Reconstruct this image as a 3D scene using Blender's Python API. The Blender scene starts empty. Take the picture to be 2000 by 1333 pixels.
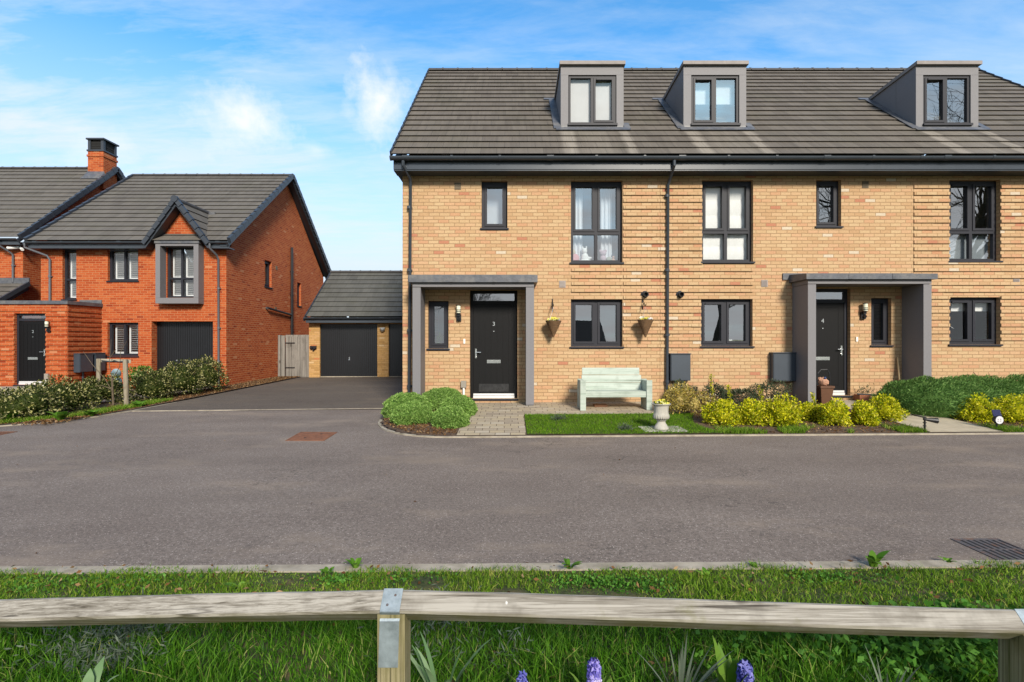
import bpy, math, random
import numpy as np
from mathutils import Vector, Matrix

random.seed(7)
R = np.random.default_rng(11)
sc = bpy.context.scene
COL = sc.collection
RAD = math.radians

def S(r, g, b, k=.6):
    f = lambda c: ((c/255+.055)/1.055)**2.4 if c > 10 else c/255/12.92
    return (f(r)*k, f(g)*k, f(b)*k, 1)

# ------------------------------------------------------------------ node helpers
class NT:
    def __init__(s, tree): s.t = tree
    def n(s, typ, ins=None, **props):
        nd = s.t.nodes.new(typ)
        for k, v in props.items(): setattr(nd, k, v)
        for k, v in (ins or {}).items(): s.put(nd.inputs[k], v)
        return nd
    def put(s, sock, v):
        if isinstance(v, bpy.types.NodeSocket): s.t.links.new(v, sock)
        elif isinstance(v, bpy.types.Node): s.t.links.new(v.outputs[0], sock)
        else: sock.default_value = v
    def m(s, op, a, b=0.0, c=0.0, clamp=False):
        nd = s.n('ShaderNodeMath', operation=op); nd.use_clamp = clamp
        s.put(nd.inputs[0], a); s.put(nd.inputs[1], b); s.put(nd.inputs[2], c)
        return nd.outputs[0]
    def vm(s, op, a, b=None):
        nd = s.n('ShaderNodeVectorMath', operation=op)
        s.put(nd.inputs[0], a)
        if b is not None: s.put(nd.inputs[1], b)
        return nd
    def mix(s, fac, a, b, blend='MIX'):
        nd = s.n('ShaderNodeMix', data_type='RGBA', blend_type=blend)
        s.put(nd.inputs[0], fac); s.put(nd.inputs[6], a); s.put(nd.inputs[7], b)
        return nd.outputs[2]
    def ramp(s, fac, stops, interp='LINEAR'):
        nd = s.n('ShaderNodeValToRGB'); cr = nd.color_ramp; cr.interpolation = interp
        while len(cr.elements) < len(stops): cr.elements.new(.5)
        for e, (p, c) in zip(cr.elements, stops):
            e.position = p; e.color = c if len(c) == 4 else (*c, 1)
        s.put(nd.inputs[0], fac)
        return nd.outputs[0]
    def rng(s, v, a, b, c=0.0, d=1.0):
        nd = s.n('ShaderNodeMapRange'); nd.clamp = True
        for i, x in enumerate((v, a, b, c, d)): s.put(nd.inputs[i], x)
        return nd.outputs[0]
    def noise(s, vec, scale, detail=3, rough=.55, dist=0):
        nd = s.n('ShaderNodeTexNoise', {'Scale': scale, 'Detail': detail, 'Roughness': rough, 'Distortion': dist})
        s.put(nd.inputs['Vector'], vec)
        return nd.outputs[0]

def newmat(name):
    m = bpy.data.materials.new(name); m.use_nodes = True
    t = NT(m.node_tree)
    b = m.node_tree.nodes['Principled BSDF']
    return m, t, b

MATS = {}
def mat(name, col, rough=.6, metal=0, var=0, vscale=6, stretch=None, bump=0, bscale=60, spec=.5, grime=None):
    m, t, b = newmat(name)
    pos = t.n('ShaderNodeNewGeometry').outputs['Position']
    if stretch: pos = t.vm('MULTIPLY', pos, stretch).outputs[0]
    if var:
        n = t.noise(pos, vscale, 5, .6)
        lo = tuple(c*(1-var) for c in col[:3])+(1,); hi = tuple(min(1, c*(1+var)) for c in col[:3])+(1,)
        cs = t.ramp(n, [(.3, lo), (.7, hi)])
        if grime:
            n2 = t.noise(pos, vscale*.37, 6, .65)
            cs = t.mix(t.rng(n2, .48, .68), cs, grime)
        t.put(b.inputs['Base Color'], cs)
    else: b.inputs['Base Color'].default_value = col
    b.inputs['Roughness'].default_value = rough
    b.inputs['Metallic'].default_value = metal
    b.inputs['Specular IOR Level'].default_value = spec
    if bump:
        bn = t.n('ShaderNodeBump', {'Strength': bump, 'Distance': .01})
        t.put(bn.inputs['Height'], t.noise(pos, bscale, 4))
        t.put(b.inputs['Normal'], bn.outputs[0])
    MATS[name] = m
    return m

def brick(name, stops, mortar, rare=None, rare_at=.93, lw=.225, h=.075, mw=.011, wob=.004, tint=None):
    m, t, b = newmat(name)
    uv = t.n('ShaderNodeTexCoord').outputs['UV']
    nz = t.n('ShaderNodeTexNoise', {'Scale': 14.0, 'Detail': 3}); t.put(nz.inputs['Vector'], uv)
    w = t.vm('SCALE', t.vm('SUBTRACT', nz.outputs[1], (.5, .5, .5)).outputs[0]); w.inputs['Scale'].default_value = wob*2
    p = t.n('ShaderNodeSeparateXYZ'); t.put(p.inputs[0], t.vm('ADD', uv, w.outputs[0]).outputs[0])
    rv = t.m('DIVIDE', p.outputs[1], h); row = t.m('FLOOR', rv); fv = t.m('FRACT', rv)
    jog = t.n('ShaderNodeTexWhiteNoise', noise_dimensions='1D'); t.put(jog.inputs['W'], row)
    off = t.m('ADD', t.m('FRACT', t.m('MULTIPLY', row, .5)), t.m('MULTIPLY', jog.outputs[0], .16))
    uu = t.m('ADD', t.m('DIVIDE', p.outputs[0], lw), off); col = t.m('FLOOR', uu); fu = t.m('FRACT', uu)
    mk = t.m('MAXIMUM', t.m('LESS_THAN', fv, mw/h), t.m('LESS_THAN', fu, mw/lw))
    cv = t.n('ShaderNodeCombineXYZ'); t.put(cv.inputs[0], col); t.put(cv.inputs[1], row)
    wn = t.n('ShaderNodeTexWhiteNoise', noise_dimensions='2D'); t.put(wn.inputs['Vector'], cv)
    big = t.noise(uv, .9, 4, .6)
    val = t.m('ADD', t.m('MULTIPLY', wn.outputs[0], .8), t.m('MULTIPLY', big, .22), clamp=True)
    c = t.ramp(val, stops)
    if rare:
        wn2 = t.n('ShaderNodeTexWhiteNoise', noise_dimensions='3D')
        t.put(wn2.inputs['Vector'], t.vm('ADD', cv.outputs[0], (.5, .3, 7.7)).outputs[0])
        c = t.mix(t.m('GREATER_THAN', wn2.outputs[0], rare_at), c, rare[0])
        c = t.mix(t.m('LESS_THAN', wn2.outputs[0], 1-rare_at), c, rare[1])
    fine = t.noise(uv, 38, 5, .65)
    c = t.mix(.55, c, t.ramp(fine, [(.25, (.35, .35, .35)), (.5, (.5, .5, .5)), (.75, (.64, .64, .64))]), 'OVERLAY')
    stain = t.noise(uv, .45, 5, .6)
    c = t.mix(t.rng(stain, .35, .75, 0, .18), c, (.6, .5, .4, 1), 'MULTIPLY')
    mc = t.mix(t.noise(uv, 5, 3), mortar, tuple(x*.75 for x in mortar[:3])+(1,))
    t.put(b.inputs['Base Color'], t.mix(mk, c, mc))
    b.inputs['Roughness'].default_value = .88; b.inputs['Specular IOR Level'].default_value = .25
    hgt = t.m('ADD', t.m('MULTIPLY', t.m('SUBTRACT', 1, mk), .7), t.m('MULTIPLY', fine, .6))
    bn = t.n('ShaderNodeBump', {'Strength': .55, 'Distance': .012}); t.put(bn.inputs['Height'], hgt)
    t.put(b.inputs['Normal'], bn.outputs[0])
    return m

def tilemat(name, c0, c1, tw=.33, gauge=.33, moss=None, streaks=None):
    m, t, b = newmat(name)
    uv = t.n('ShaderNodeTexCoord').outputs['UV']
    p = t.n('ShaderNodeSeparateXYZ'); t.put(p.inputs[0], uv)
    row = t.m('FLOOR', t.m('DIVIDE', p.outputs[1], gauge))
    uu = t.m('ADD', t.m('DIVIDE', p.outputs[0], tw), t.m('FRACT', t.m('MULTIPLY', row, .5)))
    col = t.m('FLOOR', uu); fu = t.m('FRACT', uu)
    cv = t.n('ShaderNodeCombineXYZ'); t.put(cv.inputs[0], col); t.put(cv.inputs[1], row)
    wn = t.n('ShaderNodeTexWhiteNoise', noise_dimensions='2D'); t.put(wn.inputs['Vector'], cv)
    c = t.mix(wn.outputs[0], c0, c1)
    st = t.noise(t.vm('MULTIPLY', uv, (9, .8, 1)).outputs[0], 1.0, 5, .65)
    c = t.mix(t.rng(st, .35, .75, 0, .35), c, tuple(min(1, x*1.7) for x in c1[:3])+(1,))
    pn = t.noise(uv, .7, 5, .6)
    c = t.mix(t.rng(pn, .5, .8, 0, .4), c, (.075, .075, .045, 1))
    if streaks:
        acc = None
        for (x, wd, top, am) in streaks:   # lime run-off below the dormer flashings
            d = t.m('ABSOLUTE', t.m('SUBTRACT', t.m('ADD', p.outputs[0], t.m('MULTIPLY', t.m('SUBTRACT', t.noise(uv, 3, 3), .5), .12)), x))
            k = t.m('MULTIPLY', t.rng(d, wd*.4, wd, am, 0), t.m('MULTIPLY', t.rng(p.outputs[1], top-.1, top+.02, 1, 0), t.rng(st, .2, .6, .45, 1)))
            acc = k if acc is None else t.m('MAXIMUM', acc, k)
        c = t.mix(acc, c, (.3, .27, .23, 1))
    joint = t.m('LESS_THAN', fu, .022)
    c = t.mix(t.m('MULTIPLY', joint, .6), c, (.02, .02, .02, 1))
    fine = t.noise(uv, 60, 3)
    c = t.mix(.35, c, t.ramp(fine, [(.3, (.38,)*3), (.7, (.62,)*3)]), 'OVERLAY')
    t.put(b.inputs['Base Color'], c)
    b.inputs['Roughness'].default_value = .8; b.inputs['Specular IOR Level'].default_value = .3
    bn = t.n('ShaderNodeBump', {'Strength': .3, 'Distance': .01})
    t.put(bn.inputs['Height'], t.m('SUBTRACT', fine, t.m('MULTIPLY', joint, 1.5)))
    t.put(b.inputs['Normal'], bn.outputs[0])
    return m

def leafmat(name, stops, rough=.6, trans=.28, spec=.12):
    m, t, b = newmat(name)
    g = t.n('ShaderNodeNewGeometry')
    ri = g.outputs['Random Per Island']
    c = t.ramp(ri, stops)
    n = t.noise(g.outputs['Position'], 3.0, 3)
    c = t.mix(t.rng(n, .3, .7, 0, .3), c, tuple(x*.55 for x in stops[0][1][:3])+(1,))
    t.put(b.inputs['Base Color'], c)
    b.inputs['Roughness'].default_value = rough; b.inputs['Specular IOR Level'].default_value = spec
    tr = t.n('ShaderNodeBsdfTranslucent'); t.put(tr.inputs[0], c)
    mx = t.n('ShaderNodeMixShader'); mx.inputs[0].default_value = trans
    out = [x for x in m.node_tree.nodes if x.type == 'OUTPUT_MATERIAL'][0]
    m.node_tree.links.new(b.outputs[0], mx.inputs[1]); m.node_tree.links.new(tr.outputs[0], mx.inputs[2])
    m.node_tree.links.new(mx.outputs[0], out.inputs[0])
    return m

def glassmat(name, base=.33, tint=(.9, .95, .97, 1), wav=.008):
    m, t, b = newmat(name)
    m.node_tree.nodes.remove(b)
    pos = t.n('ShaderNodeNewGeometry').outputs['Position']
    bn = t.n('ShaderNodeBump', {'Strength': wav, 'Distance': .05}); t.put(bn.inputs['Height'], t.noise(pos, 2.2, 2))
    fr = t.m('MULTIPLY_ADD', t.m('POWER', t.n('ShaderNodeLayerWeight', {'Blend': .5}).outputs['Facing'], 5), .9, .04)
    gl = t.n('ShaderNodeBsdfGlossy', {'Color': (.95, .95, .94, 1), 'Roughness': .0}); t.put(gl.inputs['Normal'], bn.outputs[0])
    tr = t.n('ShaderNodeBsdfTransparent', {'Color': tint})
    mx = t.n('ShaderNodeMixShader'); t.put(mx.inputs[0], t.m('ADD', fr, base, clamp=True))
    t.put(mx.inputs[1], tr.outputs[0]); t.put(mx.inputs[2], gl.outputs[0])
    out = [x for x in m.node_tree.nodes if x.type == 'OUTPUT_MATERIAL'][0]
    m.node_tree.links.new(mx.outputs[0], out.inputs[0])
    return m

def woodmat(name, c0, c1, dark, algae=None, axis=0, rough=.85, sc=1.0, crack=True):
    m, t, b = newmat(name)
    g = t.n('ShaderNodeNewGeometry'); pos = g.outputs['Position']
    s = [110*sc]*3; s[axis] = 1.5*sc
    v = t.vm('MULTIPLY', pos, tuple(s)).outputs[0]
    n0 = t.noise(v, 1.0, 6, .7, .6); sl_ = [22*sc]*3; sl_[axis] = 1.1*sc; n = t.m('ADD', t.m('MULTIPLY', n0, .6), t.m('MULTIPLY', t.noise(t.vm('MULTIPLY', pos, tuple(sl_)).outputs[0], 1.0, 4, .6, .5), .4))
    c = t.ramp(n, [(.35, dark), (.45, c0), (.55, c1), (.8, tuple(min(1, x*1.12) for x in c1[:3])+(1,))])
    blot = t.noise(pos, 7*sc, 4, .6)
    c = t.mix(t.rng(blot, .52, .72, 0, .55), c, tuple((x+y)/2 for x, y in zip(c0, dark)))
    if crack:
        s2 = [15*sc]*3; s2[axis] = .07*sc
        n2 = t.noise(t.vm('MULTIPLY', pos, tuple(s2)).outputs[0], 1.0, 2, .45, .0)
        ck = t.rng(t.m('ABSOLUTE', t.m('SUBTRACT', t.m('FRACT', t.m('MULTIPLY', n2, 4.3)), .5)), 0.012, .045, 1, 0)
        s4 = [3*sc]*3; s4[axis] = .9*sc
        ck = t.m('MULTIPLY', ck, t.rng(t.noise(t.vm('MULTIPLY', pos, tuple(s4)).outputs[0], 1.0, 2), .46, .54))
        c = t.mix(t.m('MULTIPLY', ck, .85), c, (.018, .014, .011, 1))
        s3 = [9*sc]*3; s3[axis] = 4.5*sc
        vo = t.n('ShaderNodeTexVoronoi', {'Scale': 1.0}); t.put(vo.inputs['Vector'], t.vm('MULTIPLY', pos, tuple(s3)).outputs[0])
        ring = t.m('MULTIPLY', t.rng(vo.outputs['Distance'], .1, .2, 1, 0), t.m('GREATER_THAN', t.n('ShaderNodeSeparateColor', {0: vo.outputs['Color']}).outputs[0], .6))
        c = t.mix(t.m('MULTIPLY', ring, .75), c, dark)
    vo2 = t.n('ShaderNodeTexVoronoi', {'Scale': 5.2*sc}); t.put(vo2.inputs['Vector'], t.vm('MULTIPLY', pos, tuple(.8 if i != axis else 1.0 for i in range(3))).outputs[0])
    if algae and axis == 0:
        spl = t.m('MULTIPLY', t.rng(t.m('ADD', vo2.outputs['Distance'], t.m('MULTIPLY', t.noise(pos, 60, 2), .06)), .04, .06, 1, 0), t.m('GREATER_THAN', t.n('ShaderNodeSeparateColor', {0: vo2.outputs['Color']}).outputs[0], .4))
        c = t.mix(t.m('MULTIPLY', spl, .85), c, (.62, .62, .6, 1))
    if algae:
        up = t.n('ShaderNodeSeparateXYZ'); t.put(up.inputs[0], g.outputs['Normal'])
        k = t.m('MULTIPLY', t.rng(t.noise(pos, 5, 5, .65), .3, .6), t.rng(up.outputs[2], .05, -.1))
        k2 = t.rng(t.noise(pos, 3.3, 5, .7), .58, .74, 0, .6)
        c = t.mix(t.m('MAXIMUM', t.m('MULTIPLY', k, .7), k2), c, algae)
    t.put(b.inputs['Base Color'], c)
    b.inputs['Roughness'].default_value = rough; b.inputs['Specular IOR Level'].default_value = .25
    bn = t.n('ShaderNodeBump', {'Strength': .5, 'Distance': .006}); t.put(bn.inputs['Height'], n)
    t.put(b.inputs['Normal'], bn.outputs[0])
    return m

def tarmac(name, c0, c1, speck, patch):
    m, t, b = newmat(name)
    pos = t.n('ShaderNodeNewGeometry').outputs['Position']
    fine = t.noise(pos, 150, 3, .8)
    mid = t.noise(pos, 42, 4, .75)
    big = t.noise(t.vm('MULTIPLY', pos, (.6, 1.1, 1)).outputs[0], .8, 6, .62)
    f = t.m('ADD', t.m('MULTIPLY', fine, .55), t.m('MULTIPLY', mid, .45))
    c = t.ramp(f, [(.33, tuple(x*.38 for x in c0[:3])), (.46, c0), (.56, c1), (.7, speck)])
    vo = t.n('ShaderNodeTexVoronoi', {'Scale': 95.0}); t.put(vo.inputs['Vector'], pos)
    cr = t.n('ShaderNodeSeparateColor', {0: vo.outputs['Color']})
    c = t.mix(t.m('MULTIPLY', t.m('GREATER_THAN', cr.outputs[0], .93), t.rng(vo.outputs['Distance'], .25, .5, .6, 0)), c, tuple(x*1.7 for x in speck[:3])+(1,))
    c = t.mix(t.rng(big, .34, .66, 0, .75), c, patch, 'MULTIPLY')
    # worn, dusty smears and two tyre-polished bands along the road
    st = t.noise(t.vm('MULTIPLY', pos, (.35, .8, 1)).outputs[0], 1.3, 7, .68)
    c = t.mix(t.rng(st, .53, .66, 0, .5), c, tuple(x*y for x, y in zip(c1[:3], (1.2, 1.14, 1.02)))+(1,))
    sp = t.n('ShaderNodeSeparateXYZ'); t.put(sp.inputs[0], pos)
    yy = t.m('ADD', sp.outputs[1], t.m('MULTIPLY', t.m('SUBTRACT', t.noise(t.vm('MULTIPLY', pos, (.12, .2, 1)).outputs[0], 1, 2), .5), 1.6))
    for y0 in (4.9, 6.5):
        band = t.rng(t.m('ABSOLUTE', t.m('SUBTRACT', yy, y0)), .1, .45, .22, 0)
        c = t.mix(t.m('MULTIPLY', band, t.rng(st, .3, .6, .3, 1)), c, tuple(x*.72 for x in c0[:3])+(1,))
    dr = t.noise(pos, 2.7, 6, .7)
    c = t.mix(t.rng(dr, .6, .7, 0, .4), c, tuple(x*.62 for x in c0[:3])+(1,))
    # fine hairline crack
    ck = t.rng(t.m('ABSOLUTE', t.m('SUBTRACT', t.noise(pos, .33, 7, .62), .5)), .0008, .0028, .55, 0)
    c = t.mix(t.m('MULTIPLY', ck, t.rng(t.noise(pos, .21, 2), .5, .56)), c, (.03, .028, .026, 1))
    t.put(b.inputs['Base Color'], c)
    b.inputs['Roughness'].default_value = .85; b.inputs['Specular IOR Level'].default_value = .18
    bn = t.n('ShaderNodeBump', {'Strength': .6, 'Distance': .006}); t.put(bn.inputs['Height'], f)
    t.put(b.inputs['Normal'], bn.outputs[0])
    return m

# ------------------------------------------------------------------ materials
BUFF = brick('buff_brick', [(0, S(220, 176, 132, .54)), (.25, S(231, 191, 146, .54)), (.55, S(239, 205, 160, .54)), (.78, S(238, 192, 150, .54)), (.93, S(232, 177, 136, .54)), (1, S(224, 160, 122, .54))],
             S(200, 164, 122, .54), (S(246, 228, 202, .54), S(220, 152, 120, .54)), .985, mw=.0135, wob=.006)
REDB = brick('red_brick', [(0, S(190, 80, 36, .49)), (.35, S(212, 96, 46, .49)), (.7, S(224, 110, 56, .49)), (1, S(234, 130, 74, .49))], S(244, 170, 120, .49), (S(240, 160, 114, .49), S(178, 70, 34, .49)), .985, mw=.0135)
GARB = brick('pale_brick', [(0, S(190, 146, 88)), (.5, S(222, 176, 112)), (1, S(228, 182, 128))], S(196, 158, 104), (S(236, 200, 150), S(214, 140, 90)), .97)
PLASTER = mat('interior_plaster', (.35, .34, .33, 1), .9, var=.05)
streaks = []
for (d0, d1) in ((1.13, 2.59), (3.97, 5.42), (9.35, 10.8)):
    streaks += [(d0+.12, .2, 1.45, .55), (d1-.05, .15, 1.45, .5), ((d0+d1)/2, .55, 1.35, .2)]
TILE = tilemat('roof_tile', S(118, 110, 101, .44), S(134, 126, 116, .44), gauge=.3466, streaks=streaks)
TILE2 = tilemat('grey_roof_tile', S(112, 107, 101, .48), S(126, 121, 114, .48), gauge=.3466)
TILE3 = tilemat('dark_roof_tile', S(98, 98, 94, .5), S(112, 112, 107, .5), gauge=.3466)
RIDGE = mat('ridge_tile_clay', S(74, 72, 72), .7, var=.25, bump=.3)
ANTH = mat('anthracite_frame', S(62, 64, 76, .34), .52, var=.08, vscale=3, spec=.28)
VERGE = mat('verge_plastic', S(74, 82, 94, .42), .45, var=.15, vscale=4)
GUTTER = mat('gutter_plastic', S(74, 82, 92, .55), .28, var=.1, vscale=3)
BLACKP = mat('black_plastic', (.012, .012, .014, 1), .35, var=.2)
LEAD = mat('lead_sheet', S(118, 122, 132, .4), .5, metal=.0, var=.25, vscale=9, bump=.4, bscale=14, grime=S(160, 158, 156, .38))
PANEL = mat('grey_cladding', S(168, 166, 171, .38), .62, var=.05, vscale=30, bump=.12, bscale=130)
DOOR = mat('black_door', S(30, 30, 34, .2), .6, var=.25, vscale=5, stretch=(14, 14, .9), bump=.25, bscale=8, spec=.22)
GARDOOR = mat('garage_door_black', S(38, 40, 46, .28), .42, var=.18, vscale=2, spec=.5)
CHROME = mat('brushed_chrome', (.72, .71, .69, 1), .25, metal=1, var=.1)
ALU = mat('aluminium_threshold', (.75, .75, .76, 1), .4, metal=.4, var=.08, stretch=(2, 30, 30))
WHITE = mat('white_plastic', (.72, .72, .7, 1), .5, var=.06)
BLIND = mat('white_blind', (.66, .67, .67, 1), .9, var=.05, vscale=3, bump=.15, bscale=9)
PALEREF = mat('pale_reflection_sheet', (.46, .47, .48, 1), .9, var=.05, vscale=2)
SHUT = mat('white_shutter', (.62, .63, .64, 1), .6, var=.04)
CURT = mat('pale_curtain', (.74, .76, .8, 1), .9, var=.07, stretch=(10, 1, .6))
VENTB = mat('bronze_vent', S(120, 104, 78), .6, var=.15)
VENTG = mat('grey_vent', S(176, 164, 158), .6, var=.1)
GLASS = glassmat('window_glass')
GCLEAR = glassmat('clear_window_glass', .05, (.97, .98, .98, 1), .005)
GLASSD = glassmat('frosted_glass', .22, (.55, .6, .62, 1))
LAMPG = mat('lamp_glass', (.7, .7, .55, 1), .25)
FLAP = mat('meter_box_grey', S(78, 90, 104, .42), .5, var=.08, vscale=3)
ROADM = tarmac('tarmac', S(128, 117, 109, .66), S(154, 142, 133, .68), S(196, 185, 175, .72), (.72, .70, .70, 1))
DRIVEM = tarmac('driveway_tarmac', S(104, 95, 87, .66), S(120, 111, 102, .66), S(148, 139, 130, .66), (.82, .8, .8, 1))
KERB = mat('kerb_concrete', S(208, 196, 176, .5), .85, var=.18, vscale=9, bump=.4, bscale=120, grime=S(150, 140, 120, .6))
SLAB = mat('stone_slab', S(206, 192, 166, .62), .85, var=.16, vscale=5, bump=.3, bscale=70)
PAVE = brick('block_paver', [(0, S(172, 158, 140)), (.4, S(196, 182, 160)), (.7, S(204, 188, 158)), (1, S(212, 202, 186))], S(112, 98, 80), None, .97, .24, .16, .010, .003)
SOIL = mat('mulch_soil', S(104, 80, 62, .45), .95, var=.55, vscale=28, bump=1, bscale=45, grime=S(140, 112, 84, .5))
TURF = mat('turf_soil', S(72, 84, 28, .5), .95, var=.5, vscale=22, bump=1, bscale=70, grime=S(116, 98, 60, .5))
FARG = mat('far_grass', S(86, 110, 40, .55), .95, var=.3, vscale=.5)
STONE = mat('cast_stone', S(200, 196, 184, .62), .85, var=.22, vscale=8, stretch=(1, 1, .35), bump=.4, bscale=50, grime=S(134, 132, 122, .6))
MINT = woodmat('mint_painted_timber', S(206, 222, 208, .52), S(222, 233, 222, .52), S(140, 150, 132, .42), None, 0, .6, .7, crack=False)
RAILW = woodmat('weathered_timber', S(160, 153, 141, .5), S(206, 200, 189, .5), S(92, 83, 70, .42), S(132, 130, 62, .48), 0, .9, 1.0)
POSTW = woodmat('weathered_post_timber', S(160, 150, 112, .5), S(192, 180, 142, .5), S(92, 92, 44, .55), S(118, 122, 56, .55), 2, .9, 1.0)
GATEW = woodmat('silvered_timber', S(150, 145, 138, .52), S(178, 172, 164, .52), S(92, 86, 80, .5), None, 2, .9, .5)
STAKEW = woodmat('stake_timber', S(150, 138, 116, .6), S(186, 176, 156, .6), S(84, 74, 58, .55), None, 2, .9, .7)
GALV = mat('galvanised_steel', S(186, 200, 208, .62), .42, metal=.55, var=.22, vscale=16, bump=.12, bscale=40, grime=S(132, 146, 150, .6))
RUST = mat('rusty_iron', S(160, 102, 66, .55), .8, var=.3, vscale=24, bump=.7, bscale=90, grime=S(116, 74, 50, .55))
IRON = mat('grey_iron', S(104, 100, 102, .6), .6, metal=.2, var=.25, vscale=30, bump=.5, bscale=90, grime=S(140, 96, 70, .6))
DARK = mat('dark_void', (.006, .006, .006, 1), .9)
WICK = mat('wicker', S(132, 100, 68, .55), .85, var=.45, vscale=1, stretch=(14, 14, 95), bump=.9, bscale=1)
BROWNP = mat('brown_plastic', S(112, 72, 46, .55), .55, var=.12, vscale=8)
PAPER = mat('crumpled_bag', S(206, 156, 128, .6), .8, var=.25, vscale=20)
BLUEP = mat('blue_plastic', S(40, 70, 130, .6), .5)
PINK = mat('pink_plush', S(240, 170, 176, .8), .95, var=.08, bump=.4)
WPLUSH = mat('white_plush', (.85, .85, .84, 1), .95, bump=.4)
LILAC = mat('lilac_plush', S(214, 190, 204, .75), .95, var=.1, bump=.4)
HAIR = mat('dark_doll_hair', S(60, 56, 66, .6), .9)
SKIN = mat('doll_skin', S(224, 176, 150, .7), .8)
CREAM = mat('cream_ceramic', (.75, .73, .68, 1), .4)
SOLAR = mat('solar_panel', S(44, 48, 92, .55), .2, var=.15, vscale=40)
LED = mat('white_reflector', (.55, .55, .58, 1), .3)
TWIG = mat('twig_bark', S(120, 104, 84, .5), .9, var=.3, vscale=20)
BARK = mat('tree_bark', S(84, 76, 62, .45), .95, var=.3, vscale=8)
SLATE = mat('far_house_roof', S(70, 62, 58, .5), .9, var=.2)
FARB = brick('brown_brick', [(0, S(110, 70, 50)), (1, S(140, 92, 66))], S(150, 120, 96))
BALL = mat('pale_blue_resin', S(176, 200, 204, .6), .45, var=.15, vscale=14)

L_HEBE = leafmat('hebe_leaves', [(0, S(96, 136, 58, .85)), (.5, S(136, 172, 84, 1.05)), (1, S(174, 202, 120, 1.1))], .6, .4)
L_GOLD = leafmat('golden_leaves', [(0, S(96, 124, 22, .8)), (.25, S(156, 172, 26, .9)), (.5, S(206, 206, 30, 1.0)), (.8, S(232, 224, 44, 1.05)), (1, S(242, 232, 110, 1.0))], .6, .4)
L_VARI = leafmat('variegated_leaves', [(0, S(50, 68, 26, .55)), (.6, S(84, 98, 42, .6)), (.72, S(196, 192, 112, .62)), (1, S(226, 220, 164, .66))])
L_PALE = leafmat('pale_golden_leaves', [(0, S(150, 132, 50, 0.62)), (.4, S(206, 182, 84, 0.75)), (.75, S(226, 204, 140, 0.75)), (1, S(150, 160, 40, 0.69))])
L_GREY = leafmat('grey_green_leaves', [(0, S(62, 80, 58, 0.57)), (.6, S(96, 112, 84, 0.63)), (1, S(130, 140, 108, 0.63))])
L_JUNI = leafmat('juniper_needles', [(0, S(66, 104, 44, .8)), (.6, S(108, 146, 74, .9)), (1, S(150, 180, 106, .95))])
L_WEED = leafmat('weed_leaves', [(0, S(70, 116, 26, 0.74)), (1, S(128, 172, 62, 0.81))], .45)
L_CLOV = leafmat('clover_leaves', [(0, S(54, 104, 30, 0.74)), (1, S(108, 160, 64, 0.81))], .5)
L_SILV = leafmat('silver_leaves', [(0, S(96, 112, 92, .5)), (1, S(150, 164, 142, .55))])
L_DAFF = leafmat('strap_leaves', [(0, S(120, 158, 104, .6)), (1, S(166, 194, 146, .62))], .45, .2)
L_HYAL = leafmat('hyacinth_leaves', [(0, S(96, 142, 40, .6)), (1, S(140, 176, 76, .62))], .4, .2)
L_HYAF = leafmat('hyacinth_florets', [(0, S(74, 66, 170, .6)), (.45, S(124, 116, 214, .7)), (.75, S(172, 162, 234, .8)), (1, S(222, 214, 250, .85))], .5, .2)
L_HYAB = leafmat('deep_hyacinth_florets', [(0, S(40, 44, 130, .6)), (.5, S(84, 92, 196, .65)), (1, S(158, 158, 232, .75))], .5, .2)
L_PANS = leafmat('pansy_petals', [(0, S(236, 222, 70, .75)), (.4, S(246, 240, 150, .75)), (.62, S(250, 248, 236, .8)), (.85, S(250, 248, 236, .8)), (1, S(150, 140, 200, .7))], .6, .2)
L_YPAN = leafmat('yellow_petals', [(0, S(232, 216, 40, .75)), (.6, S(246, 240, 130, .75)), (1, S(250, 248, 220, .8))], .6, .2)
L_GRASS = leafmat('grass_blades', [(0, S(62, 96, 16, 0.96)), (.5, S(96, 132, 30, 1.05)), (.88, S(130, 158, 52, 1.05)), (1, S(176, 168, 96, 1.05))], .5, .3)
L_LONG = leafmat('long_grass_blades', [(0, S(44, 88, 14, 0.75)), (.5, S(72, 122, 24, 0.82)), (.92, S(112, 158, 48, 0.89)), (1, S(180, 176, 110, 0.89))], .45, .3)
L_LAWN = leafmat('lawn_blades', [(0, S(66, 106, 12, 0.85)), (.6, S(98, 140, 26, 0.93)), (1, S(132, 164, 48, 0.93))], .5, .3)
L_LITT = leafmat('leaf_litter', [(0, S(96, 66, 40, .5)), (.6, S(150, 110, 70, .55)), (1, S(190, 160, 120, .6))], .9, .05)

# ------------------------------------------------------------------ geometry builder
def front(Y): return lambda u, v, w: (u, Y-w, v)
def side(X): return lambda u, v, w: (X+w, u, v)

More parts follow.
